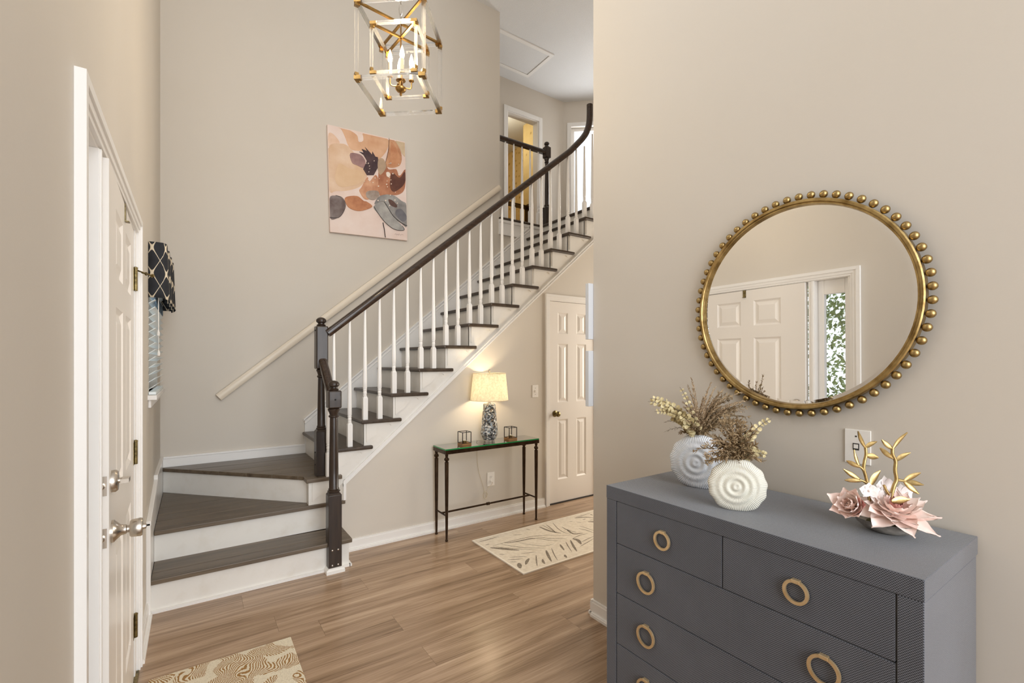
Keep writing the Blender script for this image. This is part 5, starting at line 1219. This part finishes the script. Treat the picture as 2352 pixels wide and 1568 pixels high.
branch('gold metal branch in front of the white wall plate', [([(660, 1060), (645, 900), (625, 770), (605, 680), (582, 590), (592, 500), (612, 410), (604, 318)], 0.0045, 0.0042), ([(590, 640), (560, 590), (515, 560)], 0.0035, 0.003), ([(615, 780), (570, 750), (525, 735)], 0.0035, 0.003)],
       [((606, 330), (508, 112), 0.0062), ((600, 320), (748, 246), 0.0072), ((612, 420), (772, 452), 0.0088), ((530, 575), (456, 348), 0.0052), ((535, 575), (362, 492), 0.0066), ((540, 742), (318, 598), 0.0070), ((560, 752), (340, 742), 0.0066), ((665, 812), (792, 618), 0.0100)], 0.01)
branch('taller gold metal branch rising above the big pink flower', [([(900, 1100), (930, 970), (968, 820), (1002, 735), (985, 610), (992, 500), (952, 405), (955, 335)], 0.0055, 0.0045), ([(1000, 735), (1050, 742), (1115, 755)], 0.0045, 0.0035), ([(905, 930), (870, 870), (840, 805)], 0.004, 0.0035)],
       [((950, 345), (1142, 128), 0.0062), ((955, 345), (812, 222), 0.0075), ((960, 462), (793, 328), 0.0072), ((990, 492), (1178, 388), 0.0076), ((1095, 755), (1312, 645), 0.0082), ((1110, 755), (1348, 802), 0.0080), ((1100, 760), (1290, 918), 0.0078)], -0.005)
lf = empty('gold_leaf_ornament', qp(1050, 1005, -0.04)); tag(lf, 'flat gold leaf lying on top of the big pink flower', 'ornament')
m3 = MB(); gold_leaf(m3, qp(942, 1012, -0.045), qp(1172, 988, -0.05), 0.0105, 0.004); m3.build('leaf_blade', gold_b, lf, smooth=60)
pk = [mat('petal_blush', srgb(251, 240, 234), 0.6, var=(26, srgb(247, 224, 215), 0.3, 0.75), bump=(70, 0.15, 0.002), rnd=True), mat('petal_pink', srgb(249, 230, 221), 0.6, var=(26, srgb(243, 211, 200), 0.3, 0.75), bump=(70, 0.15, 0.002), rnd=True), mat('petal_rose', srgb(222, 164, 152), 0.6, var=(26, srgb(180, 114, 110), 0.3, 0.75), bump=(70, 0.15, 0.002), rnd=True), mat('petal_white', srgb(240, 234, 230), 0.6, var=(20, srgb(230, 216, 212), 0.3, 0.75), bump=(70, 0.1, 0.002), rnd=True)]
def petal(p, d, nm, L, W_, cup, curl, point, m, parent, nu=6, nv=5):
    d = d.normalized(); sd = d.cross(nm).normalized(); nm = sd.cross(d).normalized(); vs = []; fs = []
    for i in range(nu + 1):
        t = i / nu; ww = W_ * (math.sin(PI * min(1, t * 0.88 + 0.06)) ** (0.75 if not point else 0.9)) * (1 - (t ** 5) * (0.62 if point else 0.3))
        for j in range(nv):
            s_ = (j / (nv - 1) - 0.5) * 2
            h_ = cup * (s_ * s_) * ww + curl * L * t * t + 0.02 * L * math.sin(9 * t + 3 * s_)
            vs.append(p + d * (L * (t - 0.10 * s_ * s_ * t)) + sd * (s_ * ww) + nm * h_)
    for i in range(nu):
        for j in range(nv - 1): a = i * nv + j; fs.append((a, a + 1, a + nv + 1, a + nv))
    o = len(vs); mb = MB(); mb.add(vs, fs)
    mb.build('petal', m, parent, smooth=70, recalc=False)
def dahlia(c, nrm, rad, label, rings_, name='silk_flower'):
    o = empty(name, c); tag(o, label, 'flower', 'silk flowers in the silver bowl')
    nrm = Vector(nrm).normalized(); a = nrm.cross(UP).normalized(); b3 = a.cross(nrm)
    for cnt, L, W_, tilt, mi_, pt, lift in rings_:
        for i in range(cnt):
            t = 2 * PI * (i + R.uniform(-0.2, 0.2)) / cnt + L * 40; d = a * math.cos(t) + b3 * math.sin(t)
            dr_ = d * math.cos(tilt) + nrm * math.sin(tilt)
            if R.random() < 0.12 and mi_ < 2: mi_u = mi_ + 1
            else: mi_u = mi_
            petal(c + nrm * lift + d * rad * 0.03, dr_, nrm * math.cos(tilt) - d * math.sin(tilt), L * rad * R.uniform(0.88, 1.1), W_ * rad, 0.35, 0.10 + 0.25 * math.sin(tilt), pt, pk[mi_u], o)
    return o
c0 = at_d(1880 + 985 / 5.6, 970 + 1205 / 5.6, 1.275)
dahlia(BC + Vector((-0.026, -0.020, 0.060)), (-0.30, -0.26, 0.90), 0.102, 'large open blush pink silk flower drooping over the bowl rim',
       [(8, 1.0, 0.30, -0.06, 0, True, 0.0), (9, 0.86, 0.29, 0.20, 0, True, 0.003), (8, 0.70, 0.24, 0.46, 0, True, 0.006), (9, 0.54, 0.18, 0.70, 1, True, 0.008), (10, 0.40, 0.12, 0.95, 2, True, 0.010), (8, 0.28, 0.09, 1.2, 2, True, 0.012)])
c1 = at_d(1880 + 450 / 5.6, 970 + 1100 / 5.6, 1.335)
dahlia(c1, (-0.62, 0.05, 0.34), 0.056, 'half closed pink silk flower at the end of the bowl towards the vases',
       [(7, 1.15, 0.42, 0.55, 1, False, 0.0), (7, 1.0, 0.40, 0.75, 0, False, 0.003), (6, 0.8, 0.34, 1.0, 1, False, 0.005), (5, 0.55, 0.26, 1.25, 0, False, 0.007)])
def orchid(px, py, rad, label, dt, tw):
    c = qp(px, py, dt); o = empty('white_orchid', c); tag(o, label, 'flower', 'white orchids in the silver bowl')
    nrm = (-FWD + UP * 0.2 + RIGHT * tw).normalized(); a = nrm.cross(UP).normalized(); b3 = a.cross(nrm)
    for i, (t, L, W_) in enumerate(((0.2, 1, 0.62), (PI - 0.2, 1, 0.62), (PI / 2, 0.95, 0.42), (PI * 1.25, 0.95, 0.36), (PI * 1.75, 0.95, 0.36))):
        d = a * math.cos(t) + b3 * math.sin(t); petal(c, d + nrm * 0.2, nrm, L * rad, W_ * rad, 0.2, -0.05, False, pk[3], o)
    MB().ball(c + nrm * 0.003, 0.0035, 8, 6).build('orchid_centre', pk[0], o, smooth=60)
orchid(650, 880, 0.026, 'white silk orchid at the foot of the shorter gold branch', 0.0, -0.3)
orchid(850, 830, 0.036, 'white silk orchid between the two gold branches', 0.02, 0.2)
orchid(1060, 930, 0.036, 'white silk orchid behind the taller gold branch', 0.03, 0.1)
orchid(770, 960, 0.030, 'white silk orchid tucked behind the big pink flower', 0.0, 0.0)

# ================================================================== GARDEN SHRUBS (through the sidelight)
leaf_g = mat('garden_leaf', srgb(96, 128, 62), 0.6, var=(5, srgb(150, 172, 96), 0.35, 0.7), rnd=True, bump=(40, 0.1, 0.002))
bark = mat('garden_bark', srgb(92, 76, 60), 0.8, bump=(30, 0.3, 0.004))
def shrub(cx, cy, rad, hgt, label):
    o = empty('garden_shrub', (cx, cy, -0.15)); tag(o, label, 'shrub', 'shrubs outside the front door')
    MB().tube([(cx, cy, -0.15), (cx + 0.05, cy, hgt * 0.5), (cx, cy + 0.05, hgt * 0.9)], [0.016, 0.013, 0.006], 7).build('trunk', bark, o, smooth=60)
    m2 = MB()
    for i in range(1100):
        d = rv(); d.normalize(); rr = rad * R.uniform(0.45, 1) ; p = Vector((cx, cy, hgt * 0.62)) + Vector((d.x * rr, d.y * rr, d.z * hgt * 0.5 * R.uniform(0.5, 1)))
        leafq(m2, p, d + rv() * 0.8, rv(), R.uniform(0.06, 0.12), 0.022, n0=2)
    f_ = m2.build('foliage', leaf_g, o, recalc=False); f_['kind'] = 'stuff'
shrub(-3.4, 3.05, 0.6, 2.3, 'leafy green shrub seen in the mirror through the sidelight')
shrub(-5.6, 3.5, 1.1, 3.6, 'taller tree-like shrub farther out in the front garden')
shrub(-2.2, 2.2, 0.35, 0.9, 'low green plant beside the front path')
